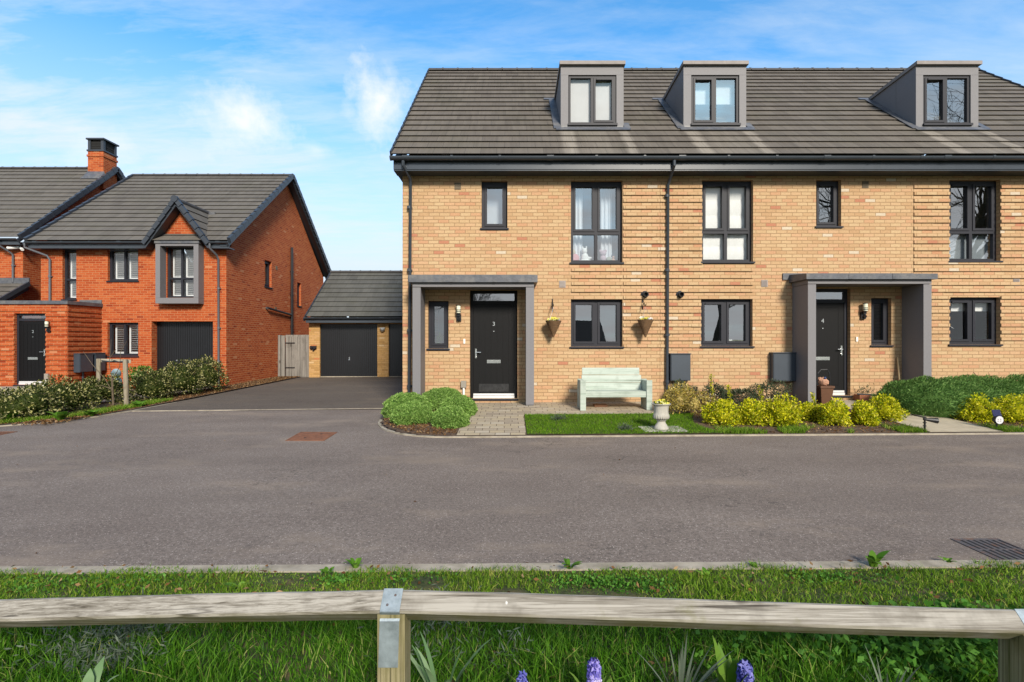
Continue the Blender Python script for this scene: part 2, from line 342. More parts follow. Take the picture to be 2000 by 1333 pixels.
class G:
    def __init__(s): s.v = []; s.f = []; s.m = []; s.uv = []
    def face(s, pts, m=0, uv=None):
        i = len(s.v); s.v += [tuple(p) for p in pts]; s.f.append(tuple(range(i, i+len(pts)))); s.m.append(m); s.uv.append(uv)
    def hexa(s, c, m=0):   # c: 8 corners, bottom loop then top loop (ccw seen from the top)
        for q in ((3, 2, 1, 0), (4, 5, 6, 7), (0, 1, 5, 4), (1, 2, 6, 5), (2, 3, 7, 6), (3, 0, 4, 7)):
            s.face([c[k] for k in q], m)
    def box(s, x0, x1, y0, y1, z0, z1, m=0):
        s.hexa([(x0, y0, z0), (x1, y0, z0), (x1, y1, z0), (x0, y1, z0), (x0, y0, z1), (x1, y0, z1), (x1, y1, z1), (x0, y1, z1)], m)
    def bp(s, P, u0, u1, v0, v1, w0, w1, m=0):
        s.hexa([P(u0, v0, w0), P(u1, v0, w0), P(u1, v1, w0), P(u0, v1, w0), P(u0, v0, w1), P(u1, v0, w1), P(u1, v1, w1), P(u0, v1, w1)], m)
    def bar(s, a, b, w, h=None, up=(0, 0, 1), m=0, w2=None):
        a = Vector(a); b = Vector(b); h = h or w; d = (b-a).normalized(); up = Vector(up)
        if abs(d.dot(up)) > .98: up = Vector((0, 1, 0))
        x = d.cross(up).normalized(); y = x.cross(d); w2 = w2 or w; k = w2/w
        A = [a+x*(i*w/2)+y*(j*h/2) for i, j in ((-1, -1), (1, -1), (1, 1), (-1, 1))]
        B = [b+x*(i*w*k/2)+y*(j*h*k/2) for i, j in ((-1, -1), (1, -1), (1, 1), (-1, 1))]
        s.hexa(A+B, m)
    def tube(s, pts, r, n=8, m=0, caps=True):
        pts = [Vector(p) for p in pts]; rs = r if isinstance(r, (list, tuple)) else [r]*len(pts)
        rings = []; prev = None
        for i, p in enumerate(pts):
            d = (pts[min(i+1, len(pts)-1)]-pts[max(i-1, 0)]).normalized()
            if prev is None:
                up = Vector((0, 0, 1)) if abs(d.z) < .9 else Vector((0, 1, 0)); x = d.cross(up).normalized()
            else: x = (prev-d*prev.dot(d)).normalized()
            prev = x; y = d.cross(x)
            i0 = len(s.v)
            for k in range(n):
                a = 2*math.pi*k/n; s.v.append(tuple(p+(x*math.cos(a)+y*math.sin(a))*rs[i]))
            rings.append(i0)
        for i in range(len(rings)-1):
            for k in range(n):
                a, b = rings[i]+k, rings[i]+(k+1) % n; c, d = rings[i+1]+(k+1) % n, rings[i+1]+k
                s.f.append((a, b, c, d)); s.m.append(m); s.uv.append(None)
        if caps:
            s.f.append(tuple(rings[0]+k for k in reversed(range(n)))); s.m.append(m); s.uv.append(None)
            s.f.append(tuple(rings[-1]+k for k in range(n))); s.m.append(m); s.uv.append(None)
    def lathe(s, prof, c, n=20, m=0, axis=None, flute=0):
        c = Vector(c); i0 = len(s.v)
        ax = Vector(axis or (0, 0, 1)).normalized(); x = ax.orthogonal().normalized(); y = ax.cross(x)
        for (r, z) in prof:
            for k in range(n):
                a = 2*math.pi*k/n; rr = r
                s.v.append(tuple(c+ax*z+(x*math.cos(a)+y*math.sin(a))*rr))
        for i in range(len(prof)-1):
            for k in range(n):
                a, b = i0+i*n+k, i0+i*n+(k+1) % n
                s.f.append((a, b, b+n, a+n)); s.m.append(m); s.uv.append(None)
        s.f.append(tuple(i0+k for k in reversed(range(n)))); s.m.append(m); s.uv.append(None)
        s.f.append(tuple(i0+(len(prof)-1)*n+k for k in range(n))); s.m.append(m); s.uv.append(None)
    def blob(s, c, r, m=0, n=12, k=8):
        r = r if isinstance(r, (tuple, list)) else (r, r, r); i0 = len(s.v)
        for j in range(k+1):
            th = math.pi*j/k
            for i in range(n):
                a = 2*math.pi*i/n
                s.v.append((c[0]+r[0]*math.sin(th)*math.cos(a), c[1]+r[1]*math.sin(th)*math.sin(a), c[2]-r[2]*math.cos(th)))
        for j in range(k):
            for i in range(n):
                a, b = i0+j*n+i, i0+j*n+(i+1) % n
                s.f.append((a, b, b+n, a+n)); s.m.append(m); s.uv.append(None)
    def extr(s, prof, x0, x1, m=0, closed=True):   # (y, z) profile run along X
        n = len(prof)
        A = [(x0, y, z) for y, z in prof]; B = [(x1, y, z) for y, z in prof]
        for i in range(n if closed else n-1):
            j = (i+1) % n; s.face([A[i], A[j], B[j], B[i]], m)
        s.face(A[::-1], m); s.face(B, m)
    def ribbon(s, pts, ws, side_dir, m=0, fold=0):
        pts = [Vector(p) for p in pts]; sd = Vector(side_dir).normalized(); i0 = len(s.v)
        for p, w in zip(pts, ws):
            s.v.append(tuple(p-sd*w/2)); s.v.append(tuple(p+sd*w/2))
        for i in range(len(pts)-1):
            a = i0+2*i; s.f.append((a, a+1, a+3, a+2)); s.m.append(m); s.uv.append(None)
    def wall(s, P, u0, u1, v0, v1, ops, depth, m=0, mi=1):
        us = sorted({u0, u1, *[o[0] for o in ops], *[o[1] for o in ops]}); vs = sorted({v0, v1, *[o[2] for o in ops], *[o[3] for o in ops]})
        us = [u for u in us if u0 <= u <= u1]; vs = [v for v in vs if v0 <= v <= v1]
        for a, b in zip(us, us[1:]):
            for c, d in zip(vs, vs[1:]):
                cu, cv = (a+b)/2, (c+d)/2
                if any(o[0] < cu < o[1] and o[2] < cv < o[3] for o in ops): continue
                s.face([P(a, c, 0), P(b, c, 0), P(b, d, 0), P(a, d, 0)], m)
                s.face([P(a, d, -depth), P(b, d, -depth), P(b, c, -depth), P(a, c, -depth)], mi)
        for (a, b, c, d) in ops:
            s.face([P(a, c, 0), P(a, d, 0), P(a, d, -depth), P(a, c, -depth)], m)
            s.face([P(b, d, 0), P(b, c, 0), P(b, c, -depth), P(b, d, -depth)], m)
            s.face([P(a, d, 0), P(b, d, 0), P(b, d, -depth), P(a, d, -depth)], m)
            s.face([P(b, c, 0), P(a, c, 0), P(a, c, -depth), P(b, c, -depth)], m)
        s.face([P(u0, v0, 0), P(u0, v1, 0), P(u0, v1, -depth), P(u0, v0, -depth)], m)
        s.face([P(u1, v1, 0), P(u1, v0, 0), P(u1, v0, -depth), P(u1, v1, -depth)], m)
        s.face([P(u0, v1, 0), P(u1, v1, 0), P(u1, v1, -depth), P(u0, v1, -depth)], m)
    def tiles(s, O, A, la, B, lb, n, t=.034, m=0, u0=0.0, jag=.006):
        """courses of roof tiles: O corner at the eave, A along, B up the slope; each course laps the one below with an undercut lower edge"""
        O = Vector(O); A = Vector(A).normalized(); B = Vector(B).normalized(); N = A.cross(B).normalized()
        g = lb/n; k = max(1, int(la/1.65))
        for i in range(n):
            s0, s1 = i*g, (i+1)*g
            prev = None
            for j in range(k+1):
                q = la*j/k; dz = (random.random()-.5)*jag
                p = [O+A*q+B*(s0+dz)+N*t, O+A*q+B*min(lb, s1+.06)+N*.0, O+A*q+B*(s0+.03)+N*.004]
                if prev:
                    a0, a1 = u0+la*(j-1)/k, u0+q
                    s.face([prev[0], p[0], p[1], prev[1]], m, [(a0, s0+.01), (a1, s0+.01), (a1, s1-.01), (a0, s1-.01)])
                    s.face([prev[2], p[2], p[0], prev[0]], m, [(a0, s0), (a1, s0), (a1, s0+.005), (a0, s0+.005)])
                prev = p
    def build(s, name, mats, parent=None, smooth=False, uv=True):
        mats = mats if isinstance(mats, (list, tuple)) else [mats]
        V = np.array(s.v, dtype=np.float64); lo, hi = V.min(0), V.max(0); c = (lo+hi)/2
        if parent is None: c[2] = lo[2]
        me = bpy.data.meshes.new(name)
        me.from_pydata([tuple(p) for p in (V-c)], [], s.f)
        for mm in mats: me.materials.append(mm)
        if len(mats) > 1: me.polygons.foreach_set('material_index', s.m)
        if uv:
            l = me.uv_layers.new(name='UVMap'); buf = np.zeros((len(me.loops), 2)); li = 0
            me.update()
            nor = np.zeros(len(s.f)*3); me.polygons.foreach_get('normal', nor); nor = np.abs(nor.reshape(-1, 3))
            for fi, f in enumerate(s.f):
                u = s.uv[fi]; k = len(f)
                if u is not None: buf[li:li+k] = u
                else:
                    P = V[list(f)]; nx, ny, nz = nor[fi]
                    buf[li:li+k] = P[:, [1, 2]] if nx >= ny and nx >= nz else (P[:, [0, 2]] if ny >= nz else P[:, [0, 1]])
                li += k
            l.data.foreach_set('uv', buf.ravel())
        if smooth: me.polygons.foreach_set('use_smooth', [True]*len(me.polygons))
        me.update()
        return link(name, me, parent, c)

WO = {}
def link(name, me, parent, c):
    o = bpy.data.objects.new(name, me); COL.objects.link(o)
    c = Vector(c); WO[o] = c
    if parent is not None:
        o.parent = parent; o.location = c-WO[parent]
    else: o.location = c
    return o

def thing(name, label, cat, loc, group=None):
    o = bpy.data.objects.new(name, None); COL.objects.link(o); o.location = loc; WO[o] = Vector(loc)
    o.empty_display_size = .2
    return tag(o, label, cat, group)
def tag(o, label, cat, group=None, kind=None):
    o['label'] = label; o['category'] = cat
    if group: o['group'] = group
    if kind: o['kind'] = kind
    return o
def struct(o): o['kind'] = 'structure'; return o
def smooth_by_angle(o, deg=40):
    me = o.data
    me.polygons.foreach_set('use_smooth', [True]*len(me.polygons))
    try: me.set_sharp_from_angle(angle=RAD(deg))
    except Exception: pass
    return o

def npmesh(name, V, F, m, parent=None, smooth=False, c=None):
    V = np.asarray(V, dtype=np.float64); F = np.asarray(F, dtype=np.int32)
    if c is None:
        lo, hi = V.min(0), V.max(0); c = (lo+hi)/2
        if parent is None: c[2] = lo[2]
    me = bpy.data.meshes.new(name); k = F.shape[1]
    me.vertices.add(len(V)); me.vertices.foreach_set('co', (V-c).ravel().astype(np.float32))
    me.loops.add(F.size); me.loops.foreach_set('vertex_index', F.ravel())
    me.polygons.add(len(F)); me.polygons.foreach_set('loop_start', np.arange(0, F.size, k, dtype=np.int32))
    me.update(calc_edges=True); me.materials.append(m)
    if smooth: me.polygons.foreach_set('use_smooth', [True]*len(F))
    return link(name, me, parent, c)

def vnoise(P, f, seed=0):
    P = np.asarray(P)*f; out = np.zeros(len(P)); rr = np.random.default_rng(seed)
    for _ in range(7):
        k = rr.normal(size=P.shape[1]); out += np.sin(P@k*1.7+rr.uniform(0, 6.28))
    return out/3.0

def nrm(a): return a/np.maximum(np.linalg.norm(a, axis=1, keepdims=True), 1e-9)

def leaves_at(P, N, L, W, spread=.7, fold=.25, up=0.0, rng=R):
    """one folded rhombic leaf per point, lying roughly along the surface normal N"""
    n = len(P); L = np.broadcast_to(L, n)*rng.uniform(.65, 1.25, n); W = np.broadcast_to(W, n)*rng.uniform(.7, 1.2, n)
    D = nrm(N+rng.normal(size=(n, 3))*spread+np.array([0, 0, up]))
    T = nrm(np.cross(D, rng.normal(size=(n, 3)))); B = np.cross(D, T)
    a = P-D*(L*.1)[:, None]; tip = P+D*(L*.9)[:, None]; mid = P+D*(L*.4)[:, None]+B*(W*fold)[:, None]
    V = np.stack([a, mid-T*(W/2)[:, None], tip, mid+T*(W/2)[:, None]], 1).reshape(-1, 3)
    F = np.arange(4*n).reshape(-1, 4)
    return V, F

def bush_points(n, c, r, lump=.15, lf=4.0, shell=.55, seed=0, flat=True, zmin=-.2, rng=R):
    D = nrm(rng.normal(size=(n*2, 3))); D = D[D[:, 2] > zmin][:n]
    k = 1+lump*vnoise(D*np.array(r)*1.0+np.array(c), lf, seed)
    rad = rng.uniform(shell, 1, len(D))**.45
    P = np.array(c)+D*np.array(r)*(k*rad)[:, None]
    return P, nrm(D/np.array(r))

def gz(x): return .0065*max(-22, min(22, x))
def sst(x): x = max(0, min(1, x)); return x*x*(3-2*x)
def garden(x, y): return gz(x)+.02+min(.14, .055*max(0, y-7.95))*sst((x+3.0)/2.0)
def drive(x, y): return gz(x)+.011*max(0, y-11.4)

# ------------------------------------------------------------------ windows and doors
def window(parent, P, u0, u1, v0, v1, recess=.1, cols=2, split=None, openers=(), glass=None, sub=True, sill=True, extra=None, vent=None, name='window', m=ANTH, fr=.062, st=.05):
    """frame with mullion / transom, opener sashes, panes, sill; openers is a set of (col, row) with row 0 at the bottom"""
    g = G(); w1 = -recess; w0 = w1-.075
    g.bp(P, u0, u0+fr, v0, v1, w0, w1); g.bp(P, u1-fr, u1, v0, v1, w0, w1)
    g.bp(P, u0+fr, u1-fr, v0, v0+fr, w0, w1); g.bp(P, u0+fr, u1-fr, v1-fr, v1, w0, w1)
    ue = [u0+fr]; mw = .066
    for i in range(1, cols):
        um = u0+(u1-u0)*i/cols; g.bp(P, um-mw/2, um+mw/2, v0+fr, v1-fr, w0, w1-.002); ue += [um-mw/2, um+mw/2]
    ue.append(u1-fr); ve = [v0+fr]
    if split:
        k = 0
        for i in range(cols): g.bp(P, ue[2*i], ue[2*i+1], split-mw/2, split+mw/2, w0, w1-.002)
        ve += [split-mw/2, split+mw/2]
    ve.append(v1-fr)
    panes = G() if sub else g; pm = 0 if sub else 1
    for i in range(cols):
        for j in range(len(ve)//2):
            a, b, c, d = ue[2*i], ue[2*i+1], ve[2*j], ve[2*j+1]
            if (i, j) in openers:
                t = st
                g.bp(P, a+.002, a+t, c, d, w0+.012, w1+.014); g.bp(P, b-t, b-.002, c, d, w0+.012, w1+.014)
                g.bp(P, a+t, b-t, c, c+t, w0+.012, w1+.014); g.bp(P, a+t, b-t, d-t, d, w0+.012, w1+.014)
                a, b, c, d = a+t, b-t, c+t, d-t
            tl = random.uniform(-.002, .002); tt = random.uniform(-.002, .002)
            panes.face([P(a, c, w0+.03+tl), P(b, c, w0+.03+tl+tt), P(b, d, w0+.03-tl+tt), P(a, d, w0+.03-tl)], pm)
    if vent is not None:
        a, b = ue[2*vent]+.06, ue[2*vent+1]-.06
        g.bp(P, a, b, ve[-1]-.052, ve[-1]-.012, w1+.012, w1+.034, 0)
    if extra and not sub: extra(g, P)
    mats = [m] if sub else [m, glass or GLASS, BLIND, PALEREF]
    o = g.build(name, mats, parent)
    if sub: panes.build('pane', glass or GLASS, o)
    if sill:
        s = G(); s.bp(P, u0-.03, u1+.03, v0-.034, v0-.002, -recess-.02, .035); s.bp(P, u0-.004, u1+.004, v0-.05, v0-.034, .0, .012)
        s.build('window_sill', m, o) if sub else None
    return o, (ue, ve, w0)

def blind_full(win, P, u0, u1, v0, v1, w, folds, m=BLIND, name='blind'):
    g = G(); n = 26; zs = [v0+(v1-v0)*i/60 for i in range(61)]
    off = [.012*abs(math.sin(i/60*math.pi*folds)) for i in range(61)]
    for i in range(60):
        g.face([P(u0, zs[i], w+off[i]), P(u1, zs[i], w+off[i]), P(u1, zs[i+1], w+off[i+1]), P(u0, zs[i+1], w+off[i+1])])
    return g.build(name, m, win)
def curtain(win, P, u0, u1, v0, v1, w, m=CURT):
    g = G(); n = 40
    for i in range(n):
        a, b = i/n, (i+1)/n; f = lambda t: w+.025*math.sin(t*math.pi*2*max(2, (u1-u0)/.09))
        g.face([P(u0+(u1-u0)*a, v0, f(a)), P(u0+(u1-u0)*b, v0, f(b)), P(u0+(u1-u0)*b, v1, f(b)), P(u0+(u1-u0)*a, v1, f(a))])
    return g.build('curtain', m, win, smooth=True)
def shutters(win, P, ue, ve, w, tilt=.5):
    g = G()
    for i in range(0, len(ue), 2):
        for j in range(0, len(ve), 2):
            a, b, c, d = ue[i]+.005, ue[i+1]-.005, ve[j]+.005, ve[j+1]-.005; t = .045
            g.bp(P, a, a+t, c, d, w-.02, w+.01); g.bp(P, b-t, b, c, d, w-.02, w+.01)
            g.bp(P, a+t, b-t, c, c+t, w-.02, w+.01); g.bp(P, a+t, b-t, d-t, d, w-.02, w+.01)
            z = c+t+.01
            while z < d-t-.03:
                g.hexa([P(a+t, z, w-.028), P(b-t, z, w-.028), P(b-t, z+.006, w-.028), P(a+t, z+.006, w-.028),
                        P(a+t, z-.03+.05*tilt+.02, w+.024), P(b-t, z-.03+.05*tilt+.02, w+.024), P(b-t, z-.024+.05*tilt+.02, w+.024), P(a+t, z-.024+.05*tilt+.02, w+.024)])
                z += .062
    return g.build('shutter', SHUT, win)

def text(s, size, loc, parent, m, name='house_number'):
    cu = bpy.data.curves.new(name, 'FONT'); cu.body = s; cu.size = size; cu.align_x = 'CENTER'; cu.align_y = 'CENTER'; cu.extrude = .003; cu.offset = .0015
    cu.materials.append(m)
    tmp = bpy.data.objects.new(name, cu); COL.objects.link(tmp); bpy.context.view_layer.update()
    me = bpy.data.meshes.new_from_object(tmp.evaluated_get(bpy.context.evaluated_depsgraph_get())); bpy.data.objects.remove(tmp); me.name = name
    o = link(name, me, parent, loc); o.rotation_euler = (RAD(90), 0, 0)
    return o

def door(parent, P, u0, u1, v0, v1, vl, number, hinge_right=True, recess=.1, kick=False, top_glass=GLASS, grooves=True):
    """composite door: frame with toplight, grooved leaf, handle, letter plate, spyhole, number, threshold. vl: top of the leaf"""
    g = G(); f = .065; w1 = -recess; w0 = w1-.07
    g.bp(P, u0, u0+f, v0, v1, w0, w1); g.bp(P, u1-f, u1, v0, v1, w0, w1); g.bp(P, u0+f, u1-f, v1-f, v1, w0, w1)
    g.bp(P, u0+f, u1-f, vl, vl+.075, w0, w1-.002)
    d = g.build('door', ANTH if number != '3' else DOOR, parent)
    a, b = u0+f+.004, u1-f-.004; lf = G(); lw = w1-.018
    lf.bp(P, a, b, v0+.06, vl-.004, lw-.045, lw-.008)
    st = .12; ng = 5
    lf.bp(P, a, a+st, v0+.06, vl-.004, lw-.007, lw); lf.bp(P, b-st, b, v0+.06, vl-.004, lw-.007, lw)
    lf.bp(P, a+st, b-st, vl-.11, vl-.004, lw-.007, lw); lf.bp(P, a+st, b-st, v0+.06, v0+.2, lw-.007, lw)
    if grooves:
        for i in range(ng):
            p, q = a+st+(b-a-2*st)*i/ng, a+st+(b-a-2*st)*(i+1)/ng
            lf.bp(P, p+.004, q-.004, v0+.2, vl-.11, lw-.0075, lw-.002)
    else: lf.bp(P, a+st+.004, b-st-.004, v0+.22, vl-.12, lw-.0075, lw-.001)
    lf.build('door_leaf', DOOR, d)
    p = G(); p.face([P(u0+f, vl+.075, w0+.03), P(u1-f, vl+.075, w0+.03), P(u1-f, v1-f, w0+.03), P(u0+f, v1-f, w0+.03)]); p.build('toplight_pane', top_glass, d)
    hx = a+.055 if hinge_right else b-.055; sg = 1 if hinge_right else -1; hz = v0+.98
    h = G(); h.bp(P, hx-.017, hx+.017, hz-.1, hz+.1, lw, lw+.012); h.tube([P(hx, hz+.02, lw+.01), P(hx, hz+.02, lw+.05), P(hx+sg*.11, hz+.02, lw+.055)], .011, 8)
    h.tube([P(hx, hz-.09, lw+.008), P(hx, hz-.09, lw+.022)], .02, 10); h.build('handle', CHROME, d)
    um = (a+b)/2; z = v0+.80
    l = G(); l.bp(P, um-.15, um+.15, z-.037, z+.037, lw-.002, lw+.012); l.bp(P, um-.125, um+.125, z-.022, z+.022, lw+.012, lw+.018); l.build('letter_plate', CHROME, d)
    sp = G(); sp.tube([P(um, v0+1.46, lw-.01), P(um, v0+1.46, lw+.012)], .013, 10); sp.build('spyhole', CHROME, d)
    text(number, .125, P(um, v0+1.62, lw+.004), d, CHROME)
    t = G(); t.bp(P, u0+f, u1-f, v0+.0, v0+.052, w0, w1+.012); t.bp(P, a, b, v0+.058, v0+.1, lw, lw+.02); t.build('threshold', ALU, d)
    if kick:
        k = G(); k.bp(P, a+st, b-st, v0+.14, v0+.31, lw, lw+.004); k.build('kick_plate', mat('etched_plate', S(84, 84, 86, .6), .3, metal=.6, var=.35, vscale=30), d)
    s = G(); s.bp(P, u0-.02, u1+.02, v0-.04, v0-.002, w0, .03); s.build('door_sill', ANTH, d)
    return d

def lantern(parent, P, u, v, flip=1):
    """outdoor wall light: back box, sensor knuckle, louvred glass head"""
    g = G(); g.bp(P, u-.05, u+.05, v-.13, v+.02, 0, .05); g.tube([P(u, v-.07, .05), P(u+flip*.01, v-.08, .1)], .03, 10); g.bp(P, u-.03, u+.03, v-.02, v+.03, .04, .1)
    for z in (.03, .065, .1, .2): g.lathe([(.055, 0), (.055, .012)], P(u, v+z, .1), 14)
    g.bp(P, u-.012, u+.012, v+.02, v+.215, .045, .062)
    o = g.build('wall_light', BLACKP, parent)
    q = G(); q.lathe([(.045, 0), (.045, .17)], P(u, v+.03, .1), 14); q.build('lamp_glass', LAMPG, o)
    return o

def downpipe(parent, pts, r=.034, m=GUTTER, clips=(), wallY=None):
    g = G(); g.tube(pts, r, 10)
    for z in clips:
        p = pts[-2]; g.lathe([(r+.012, 0), (r+.012, .06)], (pts[-1][0], pts[-1][1], z), 12)
        if wallY: g.box(pts[-1][0]-.012, pts[-1][0]+.06, pts[-1][1], wallY, z+.012, z+.044)
    return smooth_by_angle(g.build('downpipe', m, parent))

def gutter(parent, x0, x1, y, z, r=.072, step=1.0, m=GUTTER):
    g = G(); pr = lambda r: [(y+r*math.cos(a), z+r*math.sin(a)) for a in [math.pi+math.pi*i/10 for i in range(11)]]
    a = pr(r); b = [(p, q) for p, q in pr(r-.006)][::-1]
    g.extr(a+b, x0, x1)
    x = x0+.25
    k = 0
    while x < x1:
        w = .05 if k % 3 else .14
        g.extr(pr(r+.006)+[(y+r+.006, z+.012), (y-r-.006, z+.012)], x, x+w); x += step; k += 1
    g.extr(pr(r+.004)+[(y+r, z+.004), (y-r, z+.004)], x0-.01, x0+.01)
    return smooth_by_angle(g.build('gutter', m, parent), 30)

FY = 11.1
FP = front(FY)
def fx(p): return (p-1000)*FY/1000
def fz(p): return 1.5+(666.5-p)*FY/1000
def opx(a, b, c, d): return (fx(a), fx(b), fz(d), fz(c))

GND = -.3
def strips(g, P, u0, u1, v0, v1, ops, w=.026, m=0, odd=0, h=.075):
    k = math.ceil(v0/h)
    while (k+1)*h < v1:
        if k % 2 == odd:
            a0, a1 = k*h+.009, (k+1)*h+.001
            cuts = sorted([(o[0], o[1]) for o in ops if o[2] < a1 and o[3] > a0 and o[1] > u0 and o[0] < u1])
            p = u0
            for (q0, q1) in cuts+[(u1, u1)]:
                if q0-p > .05: 
                    x = p; 
                    while x < q0-1e-6:    # bricks in the proud course stand out by slightly different amounts
                        e = min(q0, x+random.choice((.45, .675, .9)))
                        if q0-e < .1: e = q0
                        ww = w+random.uniform(-.004, .004)
                        g.bp(P, x, e, a0+random.uniform(-.0015, .0015), a1, 0.0005, ww, m); x = e
                p = max(p, q1)
        k += 1

RY0, RZ0, RY1, RZ1 = 10.66, 5.375, 15.6, 9.74
RL = math.hypot(RY1-RY0, RZ1-RZ0); NC = 19

def terrace(label, x0, x1, ops, zones, dormer_px, left_verge=False, right_verge=False):
    t = thing('terraced_house', label, 'house', ((x0+x1)/2, FY, .15), 'three terraced houses of buff brick')
    g = G(); a, b = x0+.003, x1-.003
    g.wall(FP, a, b, GND, 5.09, ops, .3)
    for (q0, q1, z0, z1) in zones: strips(g, FP, max(q0, a), min(q1, b), z0, z1, ops)
    g.box(a, a+.2, FY+.3, 20.1, GND, 5.09); g.box(b-.2, b, FY+.3, 20.1, GND, 5.09); g.box(a+.2, b-.2, 19.8, 20.1, GND, 5.09)
    g.box(a+.2, b-.2, FY+.3, 19.8, 2.7, 2.95, 1); g.box(a+.2, b-.2, FY+.3, 19.8, GND, .05, 1); g.box(a+.2, b-.2, 15.0, 15.15, .05, 2.7, 1); g.box(a+.2, b-.2, 15.0, 15.15, 2.95, 5.09, 1)
    for vx, s in ((x0, left_verge), (x1, right_verge)):
        if s:
            xx = a if s == 'l' else b
            g.face([(xx, FY, 5.09), (xx, 20.1, 5.09), (xx, RY1, RZ1-.1)], 0)
    g.build('wall', [BUFF, PLASTER], t)
    e0 = x0-(.15 if left_verge else 0); e1 = x1+(.12 if right_verge else 0)
    r = G(); d = (0, RY1-RY0, RZ1-RZ0)
    r.tiles((e0, RY0, RZ0), (1, 0, 0), e1-e0, d, RL, NC, u0=e0)
    r.tiles((e1, 2*RY1-RY0, RZ0), (-1, 0, 0), e1-e0, (0, -d[1], d[2]), RL, NC, u0=e0)
    roof = r.build('roof', TILE, t)
    k = G(); x = e0
    while x < e1-.05:
        q = min(e1, x+.45); rr = [(RY1+.115*math.cos(an), RZ1-.035+.1*math.sin(an)) for an in [math.pi*i/8 for i in range(9)]]
        k.extr(rr, x, q-.03); k.extr([(y, z+.014) for y, z in rr], q-.045, q); x = q
    k.build('ridge_tile', RIDGE, roof)
    if left_verge or right_verge:
        vg = G(); gx = e0 if left_verge else e1
        for i in range(NC):
            f0, f1 = i/NC, (i+1)/NC
            A = (gx, RY0+(RY1-RY0)*f0, RZ0+(RZ1-RZ0)*f0+.02); B = (gx, RY0+(RY1-RY0)*f1, RZ0+(RZ1-RZ0)*f1-.002)
            vg.bar(A, B, .035, .11)
            A = (gx, 2*RY1-A[1], A[2]); B = (gx, 2*RY1-B[1], B[2]); vg.bar(A, B, .035, .11)
        vg.build('verge', VERGE, roof)
    gutter(t, e0, e1, 10.655, 5.33)
    fa = e0+(.04 if left_verge else .0); f = G(); f.box(fa, e1-.0005, 10.735, 10.76, 5.10, 5.36); f.box(fa+.002, e1-.0005, 10.75, FY-.002, 5.075, 5.105)
    if left_verge: f.hexa([(e0+.04, 10.76, 5.10), (x0-.002, 10.76, 5.10), (x0-.002, 11.6, 5.10), (e0+.04, 11.6, 5.10), (e0+.04, 10.76, 5.33), (x0-.002, 10.76, 5.33), (x0-.002, 11.6, 6.0), (e0+.04, 11.6, 6.0)])
    f.build('fascia', GUTTER, t)
    # dormer
    DY = 11.85; DP = front(DY); dx = lambda p: (p-1000)*DY/1000; dz = lambda p: 1.5+(666.5-p)*DY/1000
    p0, p1, w0, w1 = dormer_px
    u0, u1, v0, v1 = dx(p0), dx(p1), dz(246), dz(129); a0, a1, c0, c1 = dx(w0), dx(w1), dz(244.5), dz(147)
    g = G(); th = .04
    g.bp(DP, u0, a0, v0, c1, -th, .0); g.bp(DP, a1, u1, v0, c1, -th, 0); g.bp(DP, u0, u1, c1+.003, v1, -th, 0)
    zr = lambda y: RZ0+(y-RY0)*(RZ1-RZ0)/(RY1-RY0)
    yb = RY0+(v1-.1-RZ0)*(RY1-RY0)/(RZ1-RZ0)
    for xx, s in ((u0+.004, 1), (u1-.004, -1)):     # cheeks, in two boards
        ym = DY+.62
        for (ya, yz) in ((DY+th, ym-.003), (ym+.003, yb)):
            q = [(xx, ya, zr(ya)-.05), (xx, yz, zr(yz)-.05), (xx, yz, v1-.06*(yz-DY)), (xx, ya, v1-.06*(ya-DY))]
            q2 = [(xx+s*.03, y, z) for (x_, y, z) in q]
            g.hexa([q2[0], q2[1], q2[2], q2[3], q[0], q[1], q[2], q[3]] if s > 0 else q+q2)
    g.box(u0+.1, u1-.1, DY+.9, DY+.95, c0-.2, v1-.1, 1)
    dm = g.build('dormer', [PANEL, PLASTER], t)
    rf = G(); y1 = RY0+(v1-RZ0)*(RY1-RY0)/(RZ1-RZ0)
    rf.hexa([(u0-.03, DY-.07, v1+.005), (u1+.03, DY-.07, v1+.005), (u1+.03, y1, v1-.06*(y1-DY)), (u0-.03, y1, v1-.06*(y1-DY)),
             (u0-.03, DY-.07, v1+.085), (u1+.03, DY-.07, v1+.085), (u1+.03, y1+.1, v1+.08-.06*(y1-DY)), (u0-.03, y1+.1, v1+.08-.06*(y1-DY))])
    rf.build('dormer_roof', mat('dormer_roof_trim', S(150, 142, 138, .6), .6, var=.15, vscale=6), dm)
    ld = G(); ya = RY0+(v0-RZ0)*(RY1-RY0)/(RZ1-RZ0)
    ld.hexa([(u0-.1, DY-.02, v0-.17), (u1+.1, DY-.02, v0-.17), (u1+.0, DY+.03, v0-.17), (u0, DY+.03, v0-.17), (u0+.02, DY-.003, v0+.0), (u1-.02, DY-.003, v0), (u1-.02, DY+.03, v0), (u0+.02, DY+.03, v0)])
    sl = Vector((0, RY1-RY0, RZ1-RZ0)).normalized(); nn = Vector((0, -sl.z, sl.y))
    def strip(pa, pb, w, dirw, h0=.036):
        pa, pb = Vector(pa), Vector(pb); dw = Vector(dirw)*w
        q = [pa+nn*h0, pb+nn*h0, pb+dw+nn*h0, pa+dw+nn*h0]; ld.hexa(q+[p+nn*.012 for p in q])
    base = lambda x, y: (x, y, zr(y))
    strip(base(u0-.12, DY-.17), base(u1+.12, DY-.17), .16, sl)
    strip(base(u0-.17, DY-.1), base(u0-.0, DY-.1), RL*0+((yb-DY+.15)**2*(1+((RZ1-RZ0)/(RY1-RY0))**2))**.5, sl, .037)
    strip(base(u1, DY-.1), base(u1+.14, DY-.1), .35, sl, .037)
    strip(base(u0-.3, yb-.02), base(u0+.1, yb-.02), .12, sl, .039)
    ld.build('flashing', LEAD, dm)
